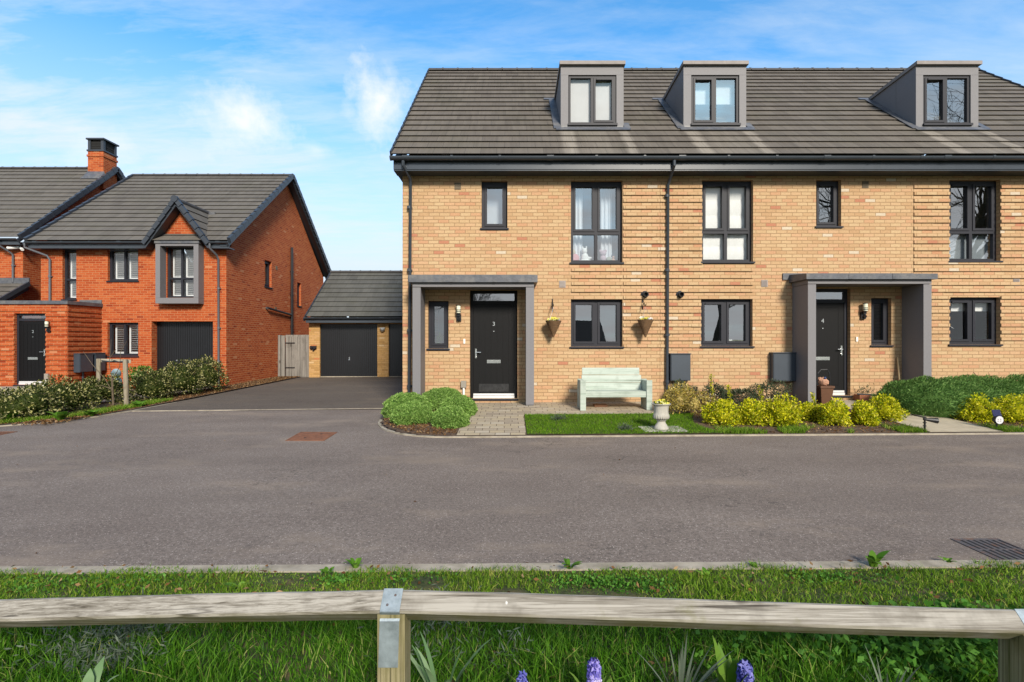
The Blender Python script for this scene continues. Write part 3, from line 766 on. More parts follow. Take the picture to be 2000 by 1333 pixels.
    def ex(g, P):
        if p0 < 1200: g.bp(P, a0+.05, a1-.05, c0+.05, c1-.03, -.15, -.14, 3)  # pale sheet close behind the panes, standing in for the cloud they mirror
        elif p0 < 1400: g.bp(P, a0+.07, a1-.07, c0+.58, c1-.06, -.24, -.23, 2)
    window(dm, DP, a0+.012, a1-.012, c0+.03, c1-.01, .03, 2, None, {(1 if p0 < 1200 else 0, 0)}, sub=False, extra=ex, vent=1 if p0 < 1200 else 0, glass=GCLEAR if p0 < 1200 else GLASS, fr=.045, st=.045)
    sl2 = G(); sl2.bp(DP, a0-.01, a1+.02, c0-.02, c0+.03, -.06, .045); sl2.build('window_sill', ANTH, dm)
    return t

def small_vent(parent, P, px, py, m, w=.14, h=.15, fxx=fx, fzz=fz):
    g = G(); u, v = fxx(px), fzz(py); g.bp(P, u-w/2, u+w/2, v-h/2, v+h/2, 0, .008)
    for i in range(5): g.bp(P, u-w/2+.012+i*(w-.024)/5, u-w/2+.012+(i+.6)*(w-.024)/5, v-h/2+.015, v+h/2-.012, .008, .018)
    return g.build('air_vent', m, parent)

def flue(parent, px, py):
    g = G(); u, v = fx(px), fz(py)
    g.lathe([(.088, 0), (.088, .02), (.07, .03), (.052, .04), (.052, .12), (.044, .12), (.044, .02)], FP(u, v, 0), 20, axis=(0, -1, 0))
    return smooth_by_angle(g.build('boiler_flue', BLACKP, parent))

def meter(parent, u0, u1, v0, v1, P=FP, dep=.16):
    g = G(); g.bp(P, u0, u1, v0, v1, 0, dep-.012); g.bp(P, u0+.014, u1-.014, v0+.014, v1-.02, dep-.012, dep); g.bp(P, u0-.01, u1+.01, v1, v1+.018, 0, dep+.01)
    o = g.build('meter_box', FLAP, parent)
    return o

def porch(parent, x0, x1, zt, zroof, Y0=10.5, pw=.165, roof_ext=(.02, .1)):
    """flat lead porch roof on two grey side panels"""
    g = G(); g.box(x0, x1, Y0, FY-.002, zt, zt+.085)
    o = g.build('porch', PANEL, parent)
    for a in (x0, x1-pw):
        s = G(); s.box(a+.006, a+pw-.006, Y0+.022, FY-.004, garden(a, Y0)-.1, zt-.012); s.box(a, a+pw, Y0, Y0+.02, garden(a, Y0)+.03, zt-.012)
        s.box(a+.02, a+pw-.02, Y0+.03, FY-.03, zt-.012, zt)
        s.build('side_panel', PANEL, o)
    r = G(); a, b = x0-.07, x1+.07
    r.hexa([(a, Y0-.07, zt+.088), (b, Y0-.07, zt+.088), (b, FY-.003, zt+.088), (a, FY-.003, zt+.088), (a, Y0-.07, zroof), (b, Y0-.07, zroof), (b, FY-.003, zroof+.06), (a, FY-.003, zroof+.06)])
    r.box(a-roof_ext[0]-.12, b+roof_ext[1]-.1, FY-.03, FY-.004, zroof-.05, zroof+.09)
    for i in range(1, 3):
        x = a+(b-a)*i/3; r.box(x-.03, x+.03, Y0-.078, Y0-.07, zt+.09, zroof-.004)
    r.build('porch_roof', LEAD, o)
    return o

# ---------------- the three terraced houses
opA = [opx(940.5, 991, 353.5, 446), opx(1115, 1216, 353, 513), opx(1115, 1216, 585, 677.5), opx(836, 876, 588, 681), opx(917.7, 1010.5, 567, 779)]
opB = [opx(1371, 1471, 352, 511.5), opx(1369, 1470, 584.5, 676.5), opx(1594, 1643, 351.5, 442.5), opx(1701.5, 1741, 582.5, 674.5), opx(1565, 1661, 564, 773)]
opC = [opx(1854, 1954, 351.5, 510), opx(1854, 1954, 581, 673), opx(2090, 2180, 350, 440), opx(2170, 2260, 560, 770)]
XA0, XA1, XB1, XC1 = fx(786), fx(1289), fx(1784), 14.05
zt_, zb_ = fz(349), fz(692)
hA = terrace('buff brick end house numbered 3 with a mint bench and hanging baskets outside', XA0, XA1, opA,
             [(fx(1116), fx(1216), fz(584), fz(517)), (fx(1217.5), XA1, zb_, zt_)], (1095.3, 1218, 1110, 1204), left_verge='l')
hB = terrace('buff brick middle house numbered 4 with white blinds and a deep grey porch', XA1, XB1, opB,
             [(XA1, fx(1371), zb_, zt_), (fx(1371), fx(1470), fz(584), fz(515))], (1335, 1457.5, 1350, 1444))
hC = terrace('buff brick end house with banded brickwork and branches mirrored in its dormer', XB1, XC1, opC,
             [(fx(1784.5), fx(2080), fz(680), zt_)], (1789, 1911, 1803, 1896), right_verge='r')
tw, _ = window(hA, FP, *opA[0], cols=1, openers={(0, 0)}, vent=0)
blind_full(tw, FP, opA[0][0]+.08, opA[0][1]-.08, opA[0][2]+.06, opA[0][3]-.06, -.42, 0, mat('grey_screen', (.55, .58, .64, 1), .9, var=.04), 'blind')
big, (ue, ve, w0) = window(hA, FP, *opA[1], cols=2, split=fz(454), openers={(0, 1), (1, 1)}, vent=1)
curtain(big, FP, opA[1][0]+.02, opA[1][0]+.3, opA[1][2]+.0, opA[1][3]-.02, -.36); curtain(big, FP, opA[1][1]-.42, opA[1][1]-.16, opA[1][2], opA[1][3]-.02, -.36)
window(hA, FP, *opA[2], cols=2, openers={(0, 0), (1, 0)}, vent=1)
window(hA, FP, *opA[3], cols=1, openers={(0, 0)}, glass=GLASSD)
door(hA, FP, *opA[4], fz(594), '3', True, kick=True)
w, (ue, ve, w0) = window(hB, FP, *opB[0], cols=2, split=fz(452), openers={(0, 1), (1, 1)}, vent=0, glass=GCLEAR)
blind_full(w, FP, opB[0][0]+.03, opB[0][1]-.03, opB[0][2]+.03, opB[0][3]-.03, -.24, 5)
window(hB, FP, *opB[1], cols=2, openers={(0, 0), (1, 0)}, vent=0)
window(hB, FP, *opB[2], cols=1, openers={(0, 0)}, vent=0)
window(hB, FP, *opB[3], cols=1, openers={(0, 0)}, glass=GLASSD)
door(hB, FP, *opB[4], fz(591), '4', False, grooves=False)
w, _ = window(hC, FP, *opC[0], cols=2, split=fz(452), openers={(0, 1), (1, 1)}, vent=0)
blind_full(w, FP, opC[0][0]+.03, opC[0][1]-.03, opC[0][2]+.03, fz(456), -.26, 0, mat('dim_net', (.4, .42, .45, 1), .9, var=.1), 'blind')
w, _ = window(hC, FP, *opC[1], cols=2, openers={(0, 0), (1, 0)}, vent=0, glass=GCLEAR)
blind_full(w, FP, opC[1][0]+.03, opC[1][1]-.03, fz(607), opC[1][3]-.03, -.26, 1)
window(hC, FP, *opC[2], cols=1); door(hC, FP, *opC[3], fz(590), '5', True)
small_vent(hA, FP, 894, 364, VENTB); small_vent(hA, FP, 1098.5, 555.5, VENTG); small_vent(hB, FP, 1690, 361, VENTB); small_vent(hB, FP, 1493, 554, VENTG); small_vent(hC, FP, 1985, 552, VENTG)
flue(hA, 1259, 576); flue(hB, 1328, 576)
meter(hB, fx(1306), fx(1344), fz(743), fz(692)); meter(hB, fx(1503), fx(1547), fz(744), fz(690))
lantern(hA, FP, fx(896.5), fz(616)); lantern(hB, FP, fx(1684), fz(612))
for h, px, py in ((hA, 907, 667), (hB, 1673, 663)):
    g = G(); g.bp(FP, fx(px)-.02, fx(px)+.02, fz(py)-.05, fz(py)+.05, 0, .02); g.bp(FP, fx(px)-.008, fx(px)+.008, fz(py)-.02, fz(py)+.0, .02, .026); g.build('doorbell', CREAM, h)
porch(hA, -2.04, .452, 2.612, 2.845); porch(hB, 6.07, 8.605, 2.675, 2.875)
gx = fx(803)
downpipe(hA, [(gx-.08, 10.66, 5.28), (gx-.08, 10.66, 5.17), (gx+.01, 10.95, 4.98), (gx, 11.04, 4.86), (gx-.03, 11.04, .35), (gx-.03, 11.0, .28)][:5], clips=(4.35, 3.0, 1.7, .5), wallY=FY-.002)
gx = fx(1303)
downpipe(hA, [(3.38, 10.66, 5.28), (3.38, 10.66, 5.17), (gx+.02, 10.95, 4.98), (gx, 11.04, 4.86), (gx-.02, 11.04, .2)], clips=(4.6, 3.0, 1.6, .6), wallY=FY-.002)
g = G(); g.bp(FP, fx(901), fx(911), fz(757), fz(744), 0, .08); o = g.build('pipe_cover', mat('grey_box', S(168, 160, 148), .7), hA)
g = G(); g.tube([FP(fx(906), fz(757), .04), FP(fx(906), .1, .04)], .024, 8); g.build('waste_pipe', WHITE, hA)

# ---------------- red brick houses
RYF = 16.9
RP = front(RYF)
rx = lambda p: (p-1000)*RYF/1000
rz = lambda p: 1.5+(666.5-p)*RYF/1000
def rop(a, b, c, d): return (rx(a), rx(b), rz(d), rz(c))
hR = thing('detached_house', 'orange red brick house with a gablet, grey boxed bay and integral garage', 'house', (-12.4, 16.9, 0))
x0, x1, yb = -15.55, -9.43, 25.6
rops = [rop(122, 149, 488, 585), rop(210.5, 270, 485.5, 549), rop(326, 381, 482, 582), rop(210, 270, 630.5, 696), (rx(296), rx(416), -.12, rz(628))]
SPl = side(x1)
def sy(p): return -x1/(1-p/1000)
def sz(p, y): return 1.5+(666.5-p)*y/1000
sops = [(sy(517), sy(530.5), sz(561, 19.8), sz(510, 19.8)), (sy(580.5), sy(588), sz(598, 22.7), sz(553, 22.7))]
ey, ez, ry, rzz = 16.55, 4.74, 21.3, 8.38
g = G(); g.wall(RP, x0, x1, GND, 4.66, rops, .3)
g.wall(SPl, RYF+.3, yb, GND, 4.66, sops, .3)
g.face([(x1, RYF, 4.66), (x1, RYF+.3, 4.66), (x1, RYF+.3, 4.8), (x1, RYF, 4.8)], 0)
g.box(x1-.3, x1, RYF+.001, RYF+.3, 4.66, 4.67)
zr = lambda y: ez+(y-ey)*(rzz-ez)/(ry-ey) if y < ry else rzz-(y-ry)*(rzz-ez)/(ry-ey)
g.face([(x1, RYF+.3, 4.66), (x1, yb, 4.66), (x1, ry, rzz-.12)], 0); g.face([(x1, RYF, 4.66), (x1, RYF+.3, 4.66), (x1, ry, rzz-.12)], 0)
g.face([(x0, RYF, 4.66), (x0, ry, rzz-.12), (x0, yb, 4.66)], 0)
g.box(x0, x0+.2, RYF+.3, yb, GND, 4.66); g.box(x0+.2, x1-.3, yb-.2, yb, GND, 4.66); g.box(x0+.2, x1-.3, RYF+.3, yb-.2, 2.45, 2.6, 1); g.box(x0+.2, x1-.3, 20.2, 20.3, GND, 2.45, 1); g.box(x0+.2, x1-.3, 20.2, 20.3, 2.6, 4.6, 1)
# gablet wall above the eaves
gxl, gxr, gxm, gzt = -11.87, -9.78, -10.84, 6.02
g.hexa([(gxl+.1, RYF, 4.66), (gxr-.1, RYF, 4.66), (gxr-.1, RYF+.3, 4.66), (gxl+.1, RYF+.3, 4.66), (gxm-.02, RYF, gzt-.1), (gxm+.02, RYF, gzt-.1), (gxm+.02, RYF+.3, gzt-.1), (gxm-.02, RYF+.3, gzt-.1)])
# entrance block with banded brickwork
BX0, BX1, BY = -16.3, -13.55, 15.6; BP = front(BY)
bx = lambda p: (p-1000)*BY/1000; bz = lambda p: 1.5+(666.5-p)*BY/1000
dop = (bx(28), bx(89.5), bz(752), bz(612.5))
g.wall(BP, BX0, BX1, GND, 2.62, [dop], .25); g.box(BX1-.25, BX1, BY+.25, RYF-.002, GND, 2.62); g.box(BX0, BX0+.2, BY+.25, RYF-.002, GND, 2.62)
strips(g, BP, BX0, BX1-.001, .15, 2.5, [dop], .022); strips(g, side(BX1), BY+.001, RYF-.01, .15, 2.5, [], .022)
g.build('wall', [REDB, PLASTER], hR)
g = G(); g.box(BX0-.03, BX1+.05, BY-.05, RYF-.003, 2.622, 2.73); g.box(BX1-.7, BX1+.02, RYF-.03, RYF-.004, 2.732, 2.85); g.build('flat_roof', LEAD, hR)
n = 17; r = G(); sl = math.hypot(ry-ey, rzz-ez)
r.tiles((-15.72, ey, ez), (1, 0, 0), 15.72-9.12, (0, ry-ey, rzz-ez), sl, n, u0=0, m=0)
r.tiles((-9.12, 2*ry-ey, ez), (-1, 0, 0), 15.72-9.12, (0, ey-ry, rzz-ez), sl, n, u0=0)
yg0 = 16.52; yg1 = ry+.0
gl = math.hypot(gxm-gxl, gzt-4.64); zend = ey+(gzt-ez)*(ry-ey)/(rzz-ez)+.05
r.tiles((gxr+.0, yg0, 4.60), (0, 1, 0), zend-yg0, (gxm-gxr, 0, gzt+.05-4.6), math.hypot(gxm-gxr, gzt+.05-4.6), 5, u0=0)
r.tiles((gxl-.0, zend, 4.60), (0, -1, 0), zend-yg0, (gxm-gxl, 0, gzt+.05-4.6), math.hypot(gxm-gxl, gzt+.05-4.6), 5, u0=0)
roofR = r.build('roof', TILE2, hR)
def ridge_run(parent, xa, xb, y, z, m=RIDGE):
    k = G(); x = xa
    while x < xb-.05:
        q = min(xb, x+.45); pr = [(y+.12*math.cos(a), z-.03+.1*math.sin(a)) for a in [math.pi*i/8 for i in range(9)]]
        k.extr(pr, x, q-.02); k.extr([(a, b+.012) for a, b in pr], q-.04, q); x = q
    return k.build('ridge_tile', m, parent)
ridge_run(roofR, -15.75, -9.1, ry, rzz)
k = G(); k.tube([(gxm, yg0-.02, gzt+.02), (gxm, zend+.1, gzt+.02)], .09, 10); k.build('ridge_tile', RIDGE, roofR)
def rake_verge(parent, x, pts, nseg, w=.1, h=.17, m=VERGE):
    v = G(); (ya, za), (yb_, zb_) = pts
    for i in range(nseg):
        a, b = i/nseg, (i+1)/nseg
        v.bar((x, ya+(yb_-ya)*a, za+(zb_-za)*a+.015), (x, ya+(yb_-ya)*b, za+(zb_-za)*b-.012), w, h)
    v.bar((x-.06, ya, za-.12), (x-.06, yb_, zb_-.12), .06, .12)
    return v.build('verge', m, parent)
rake_verge(roofR, -9.12, ((ey-.05, ez+.0), (ry, rzz+.0)), n); rake_verge(roofR, -9.12, ((2*ry-ey, ez-.05), (ry, rzz)), n)
rake_verge(roofR, -15.72, ((ey, ez), (ry, rzz)), n)
def rake_soffit(parent, xa, xb, ya, za, yb_, zb_, d=.17):
    g = G(); g.hexa([(xa, ya, za-d), (xb, ya, za-d), (xb, yb_, zb_-d), (xa, yb_, zb_-d), (xa, ya, za-d+.05), (xb, ya, za-d+.05), (xb, yb_, zb_-d+.05), (xa, yb_, zb_-d+.05)]); return g.build('rake_soffit', GUTTER, parent)
rake_soffit(roofR, x1-.02, -9.14, ey, ez, ry, rzz); rake_soffit(roofR, x1-.02, -9.14, 2*ry-ey, ez, ry, rzz)
# gablet verges, along X
v = G()
for (xa, xb) in ((gxl, gxm), (gxr, gxm)):
    for i in range(6):
        a, b = i/6, (i+1)/6; z0_, z1_ = 4.62, gzt+.06
        v.bar((xa+(xb-xa)*a, yg0-.02, z0_+(z1_-z0_)*a+.02), (xa+(xb-xa)*b, yg0-.02, z0_+(z1_-z0_)*b-.01), .13, .13, up=(0, 1, 0))
    v.bar((xa+(xb-xa)*.0, yg0+.05, z0_-.1), (xb, yg0+.05, z1_-.13), .10, .12, up=(0, 1, 0)); v.bar((xa, yg0+.22, z0_-.13), (xb, yg0+.22, z1_-.16), .03, .3, up=(0, 1, 0))
v.lathe([(.11, 0), (.11, .1)], (gxm, yg0-.11, gzt+.05), 12, axis=(0, 1, 0))
v.build('gablet_verge', VERGE, roofR)
g = G(); g.bar((gxr+.05, 16.6, 4.73), (gxm+.05, zend, gzt+.02), .02, .05); g.box(gxm-.12, gxm+.3, zend-.12, zend+.05, gzt-.05, gzt+.05); g.build('flashing', LEAD, roofR)
gutter(hR, -15.66, gxl+.02, 16.5, 4.70, .06, .9); gutter(hR, gxr-.0, -9.14, 16.5, 4.70, .06, .9)
for a, b in ((-15.66, gxl), (gxr, -9.16)):
    g = G(); g.box(a, b, 16.57, 16.6, 4.50, 4.70); g.box(a, b, 16.59, RYF-.002, 4.5, 4.53); g.build('fascia', GUTTER, hR)
px = rx(427)
downpipe(hR, [(px-.06, 16.5, 4.66), (px-.06, 16.5, 4.5), (px+.01, 16.75, 4.32), (px+.02, RYF-.05, 4.2), (px+.03, RYF-.05, .0)], .034, mat('grey_downpipe', S(108, 112, 120), .4), (3.2, 1.9, .8), RYF-.002)
px = rx(100)
downpipe(hR, [(px-.5, 16.5, 4.66), (px-.5, 16.5, 4.52), (px-.05, 16.8, 4.3), (px, RYF-.05, 4.18), (px, RYF-.05, 2.75)], .034, MATS['grey_downpipe'], (3.6,), RYF-.002)
for o, spl, op in ((rops[0], rz(546), set()), (rops[1], None, set()), (rops[3], None, set())):
    w, (ue, ve, w0) = window(hR, RP, *o, recess=.09, cols=1 if o is rops[0] else 2, split=spl, openers=op, fr=.075 if o is not rops[0] else .06, glass=GCLEAR)
    shutters(w, RP, ue, ve, -.25, 1.0 if o is not rops[3] else .45)
w, (ue, ve, w0) = window(hR, RP, *rops[2], recess=.05, cols=2, split=rz(544), openers=set(), sill=False, glass=GCLEAR); shutters(w, RP, ue, ve, -.22, 1.0)
# boxed grey surround of the bay
QY = 16.6; QP = front(QY); qx = lambda p: (p-1000)*QY/1000; qz = lambda p: 1.5+(666.5-p)*QY/1000
g = G(); a0, a1, b0, b1 = qx(303.5), qx(387.5), qz(593), qz(476); c0, c1, e0, e1 = qx(312.5), qx(378), qz(582), qz(480.5)
dd = RYF-QY-.002
for (u0, u1, v0, v1) in ((a0, c0, e0, b1), (c1, a1, e0, b1), (c0, c1, e1, b1), (a0, a1, b0, e0-.003)): g.bp(QP, u0, u1, v0, v1, -dd, 0)
o = g.build('bay_surround', PANEL, hR)
g = G(); g.bp(QP, a0-.02, a1+.03, b1+.002, b1+.09, -dd, .03); g.bp(QP, a0-.06, a1+.1, b1+.09, b1+.16, -dd, -dd+.02); g.build('bay_roof', LEAD, o)
# integral garage door
g = G(); a, b, c, d = rops[4]; gy = -.26
g.bp(RP, a, a+.05, c, d, gy-.05, gy); g.bp(RP, b-.05, b, c, d, gy-.05, gy); g.bp(RP, a+.05, b-.05, d-.05, d, gy-.05, gy)
nb = 26
for i in range(nb):
    u0, u1 = a+.05+(b-a-.1)*i/nb, a+.05+(b-a-.1)*(i+1)/nb
    g.bp(RP, u0, u1-.012, c+.02, d-.05, gy-.04, gy-.015); g.bp(RP, u1-.012, u1, c+.02, d-.05, gy-.04, gy-.03)
o = g.build('garage_door', GARDOOR, hR); h = G(); h.lathe([(.025, 0), (.025, .02)], RP((a+b)/2-.35, .85, gy-.015), 10, axis=(0, -1, 0)); h.build('handle', CHROME, o)
door(hR, BP, *dop, bz(627), '2', False, recess=.08, grooves=True, top_glass=GLASSD)
lantern(hR, BP, bx(97), bz(641))
g = G(); g.bp(BP, bx(93.5), bx(96), bz(685), bz(682), 0, .02); g.build('doorbell', CREAM, hR)
g = G(); g.bp(BP, bx(90.5), bx(98), bz(742), bz(730), 0, .08); g.build('pipe_cover', MATS['grey_box'], hR)
g = G(); g.tube([BP(bx(95), bz(742), .05), BP(bx(93), bz(747), .08), BP(bx(90), .02, .14)], .03, 8); g.build('waste_pipe', WHITE, hR)
for ya, yz in ((15.8, 16.3), (16.38, 16.8)):
    meter(hR, ya, yz, .53, 1.10, side(BX1+.022), .2)
    g = G(); g.tube([(BX1+.1, (ya+yz)/2, .55), (BX1+.1, (ya+yz)/2, -.1)], .03, 8); g.build('meter_pipe', GUTTER, hR)
for o in sops: window(hR, SPl, *o, recess=.09, cols=1, openers={(0, 0)}, glass=GLASSD)
yp = sy(566.5)
g = G(); g.tube([(x1+.08, yp, sz(655, yp)-1.5), (x1+.08, yp, sz(484, yp))], .055, 10)
for z in (.9, 2.1, 3.4, 4.4): g.lathe([(.07, 0), (.07, .07)], (x1+.08, yp, z), 10)
smooth_by_angle(g.build('soil_pipe', BLACKP, hR))
ya = sy(519); g = G(); g.tube([(x1+.01, ya, sz(602, ya)), (x1+.09, ya, sz(602, ya)), (x1+.08, yp-.08, sz(615.5, yp))], .042, 8); g.build('waste_pipe', BLACKP, hR)
g = G(); yv = sy(539.5); g.bp(SPl, yv-.07, yv+.07, sz(527, yv), sz(520, yv), 0, .02); g.build('air_vent', VENTB, hR)
yv = sy(538); g = G(); g.bp(SPl, yv-.06, yv+.06, sz(606, yv), sz(600, yv), 0, .02); g.build('air_vent', VENTB, hR)
g = G(); g.box(-16.2, -14.0, 14.9, BY-.003, -.2, .12); g.build('doorstep', KERB, hR)

hL = thing('neighbour_house', 'red brick house with a tall chimney at the left edge of the picture', 'house', (-19.5, 17.85, 0))
lx1 = -17.05; LY = 17.85; ly0, lz0, lyr, lzr = 17.5, 5.04, 21.77, 8.83
g = G(); g.box(-23.2, lx1, LY, 26.0, GND, 4.95); g.face([(lx1, LY, 4.95), (lx1, 26.0, 4.95), (lx1, lyr, lzr-.1)]); g.build('wall', REDB, hL)
r = G(); sl = math.hypot(lyr-ly0, lzr-lz0)
r.tiles((-23.4, ly0, lz0), (1, 0, 0), 23.4-16.78, (0, lyr-ly0, lzr-lz0), sl, 17, u0=0); r.tiles((-16.78, 2*lyr-ly0, lz0), (-1, 0, 0), 23.4-16.78, (0, ly0-lyr, lzr-lz0), sl, 17, u0=0)
roofL = r.build('roof', TILE2, hL); ridge_run(roofL, -23.4, -16.76, lyr, lzr)
rake_verge(roofL, -16.78, ((ly0-.05, lz0), (lyr, lzr)), 17); rake_verge(roofL, -16.78, ((2*lyr-ly0, lz0), (lyr, lzr)), 17)
gutter(hL, -23.3, -16.85, 17.45, 5.0, .06, .9); g = G(); g.box(-23.3, -16.85, 17.52, 17.55, 4.8, 5.0); g.box(-23.3, -16.85, 17.55, LY-.002, 4.8, 4.83); g.build('fascia', GUTTER, hL)
downpipe(hL, [(-17.55, 17.45, 4.95), (-17.55, 17.45, 4.8), (-17.4, 17.7, 4.6), (-17.35, LY-.05, 4.5), (-17.35, LY-.05, 3.55)], .034, MATS['grey_downpipe'], (4.1,), LY-.002)
# chimney
ck = lambda p, Y: (p-1000)*Y/1000
cy0, cy1 = 21.2, 21.92; cx0, cx1 = ck(171.5, cy0), ck(202, cy0)
g = G(); z1 = 1.5+(666.5-296)*cy0/1000; g.box(cx0, cx1, cy0, cy1, 7.8, z1); g.box(cx0-.03, cx1+.03, cy0-.03, cy1+.03, z1-.22, z1-.14)
ch = g.build('chimney', REDB, roofL)
g = G(); z2 = 1.5+(666.5-270.5)*cy0/1000; pw = .11
g.box(cx0-.03, cx1+.03, cy0-.03, cy1+.03, z1+.002, z1+.07); g.box(cx0-.04, cx1+.06, cy0-.06, cy1+.06, z2-.06, z2)
for x in (cx0, cx1-pw):
    for y in (cy0, cy1-pw): g.box(x, x+pw, y, y+pw, z1+.07, z2-.06)
g.build('chimney_cap', VERGE, ch); g = G(); g.box(cx0+.04, cx1-.04, cy0+.04, cy1-.04, z1+.07, z2-.065)
for i in range(5): g.box(cx0+.03, cx1-.03, cy0+.03, cy1-.03, z1+.12+i*.1, z1+.14+i*.1)
g.build('chimney_louvre', DARK, ch)
g = G(); zz = lzr-(lyr-cy0)*(lzr-lz0)/(lyr-ly0); g.hexa([(cx0-.12, cy0-.25, zz-.17), (cx1+.08, cy0-.25, zz-.17), (cx1+.08, cy0+.02, zz+.05), (cx0-.12, cy0+.02, zz+.05), (cx0-.02, cy0-.2, zz-.05), (cx1+.02, cy0-.2, zz-.05), (cx1+.02, cy0, zz+.2), (cx0-.02, cy0, zz+.2)]); g.build('flashing', LEAD, ch)
# lean-to canopy on the left house
r = G(); r.tiles((-20.5, 16.75, 2.80), (1, 0, 0), 20.5-16.85, (0, 1.1, .72), math.hypot(1.1, .72), 4, u0=0); cn = r.build('canopy', TILE2, hL)
v = G(); v.bar((-16.82, 16.72, 2.78), (-16.82, LY-.02, 3.50), .07, .14); v.bar((-16.86, 16.8, 2.68), (-16.86, LY-.02, 3.36), .05, .14); v.build('verge', VERGE, cn)
g = G(); g.box(-20.5, -16.8, LY-.05, LY-.003, 3.5, 3.7); g.build('flashing', LEAD, cn)
g = G(); cx_, cy_ = -17.12, 17.78; g.tube([(lx1-.1, LY, 4.75), (lx1-.05, 17.75, 4.72)], .03, 8); g.tube([(lx1-.32, 17.62, 4.70), (lx1-.02, 17.74, 4.74)], .05, 10); g.tube([(lx1+.0, 17.76, 4.75), (lx1+.22, 17.6, 4.64)], .045, 10)
g.build('security_camera', WHITE, hL)  # small white camera on the wall corner under the eaves

# ---------------- double garage
GY = 20.4; GP = front(GY)
hG = thing('double_garage', 'low buff brick double garage with black doors behind the driveway', 'garage', (-5.3, 20.4, 0))
gop = [(-7.66, -5.365, -.1, 2.18), (-4.92, -2.72, -.1, 2.18)]
g = G(); g.wall(GP, -8.09, -2.42, GND, 2.34, gop, .25); g.box(-8.09, -7.87, GY+.25, 25.5, GND, 2.34); g.box(-2.64, -2.42, GY+.25, 25.5, GND, 2.34); g.box(-7.87, -2.64, 25.3, 25.5, GND, 2.34)
g.face([(-8.09, GY, 2.34), (-8.09, 22.95, 4.5), (-8.09, 25.5, 2.34)]); g.build('wall', [GARB, PLASTER], hG)
r = G(); sl = math.hypot(2.85, 2.14); r.tiles((-8.12, 20.1, 2.45), (1, 0, 0), 5.75, (0, 2.85, 2.14), sl, 10, u0=0); r.tiles((-2.37, 25.8, 2.45), (-1, 0, 0), 5.75, (0, -2.85, 2.14), sl, 10, u0=0)
rg = r.build('roof', TILE3, hG); ridge_run(rg, -8.12, -2.4, 22.95, 4.59)
rake_verge(rg, -8.1, ((20.08, 2.45), (22.95, 4.58)), 10, .05, .1)
gutter(hG, -8.12, -2.38, 20.04, 2.42, .06, .9); g = G(); g.box(-8.1, -2.38, 20.11, 20.14, 2.22, 2.42); g.box(-8.1, -2.38, 20.14, GY-.002, 2.22, 2.25); g.build('fascia', FLAP, hG)
for (a, b, c, d) in gop:
    g = G(); gy = -.1; c = drive(-6, 20.4)
    g.bp(GP, a, a+.06, c, d, gy-.05, gy); g.bp(GP, b-.06, b, c, d, gy-.05, gy); g.bp(GP, a+.06, b-.06, d-.09, d, gy-.05, gy)
    nb = 28
    for i in range(nb):
        u0, u1 = a+.06+(b-a-.12)*i/nb, a+.06+(b-a-.12)*(i+1)/nb
        g.bp(GP, u0, u1-.014, c+.03, d-.09, gy-.04, gy-.012); g.bp(GP, u1-.014, u1, c+.03, d-.09, gy-.04, gy-.03)
    o = g.build('garage_door', GARDOOR, hG); h = G(); h.bp(GP, (a+b)/2-.02, (a+b)/2+.02, .72, .86, gy-.012, gy+.0); h.tube([GP((a+b)/2-.03, .75, gy+.02), GP((a+b)/2+.03, .75, gy+.02)], .014, 8); h.build('handle', CHROME, o)
    q = G(); q.bp(GP, a, b, c-.02, c+.028, gy-.08, gy+.04); q.build('threshold', KERB, hG)
g = G(); u, v = -5.14, 1.5+(666.5-642)*GY/1000; g.lathe([(.10, 0), (.095, -.06), (.06, -.11), (.02, -.13)], GP(u, v, .07), 14); g.bp(GP, u-.1, u+.1, v-.0, v+.03, 0, .13); g.build('wall_light', mat('satin_steel', (.5, .5, .48, 1), .35, metal=.7), hG)
g = G(); u, v = -7.9, 1.5+(666.5-679)*GY/1000; g.bp(GP, u-.13, u+.12, v-.06, v+.06, 0, .06); g.lathe([(.05, 0), (.05, .06)], GP(u-.06, v, .06), 12, axis=(0, -1, 0)); g.lathe([(.05, 0), (.05, .06)], GP(u+.06, v-.01, .06), 12, axis=(0, -1, 0)); g.bp(GP, u-.03, u+.03, v-.13, v-.06, .02, .07); g.build('door_camera', BLACKP, hG)

# timber gate between the red house and the garage
gt = thing('timber_gate', 'silvered close board timber gate between red house and garage', 'gate', (-8.75, 20.75, drive(-8.7, 20.7)))
g = G(); ga, gb = -9.17, -8.12; nb = 9
for i in range(nb):
    u0, u1 = ga+(gb-ga)*i/nb, ga+(gb-ga)*(i+1)/nb; g.box(u0, u1-.008, 20.75+random.uniform(0, .008), 20.775, .02, 1.68)
g.build('board_panel', GATEW, gt); g = G(); g.box(ga-.02, gb, 20.77, 20.8, 1.62, 1.75); g.build('top_rail', GATEW, gt)
g = G(); g.box(-9.42, -9.33, 20.6, 20.8, -.05, 1.74); g.box(-9.325, -9.19, 20.7, 20.74, .0, 1.72); g.build('post', GATEW, gt)
for z in (.4, 1.4):
    g = G(); g.box(-9.19, -8.8, 20.735, 20.748, z, z+.04); g.build('hinge', BLACKP, gt)

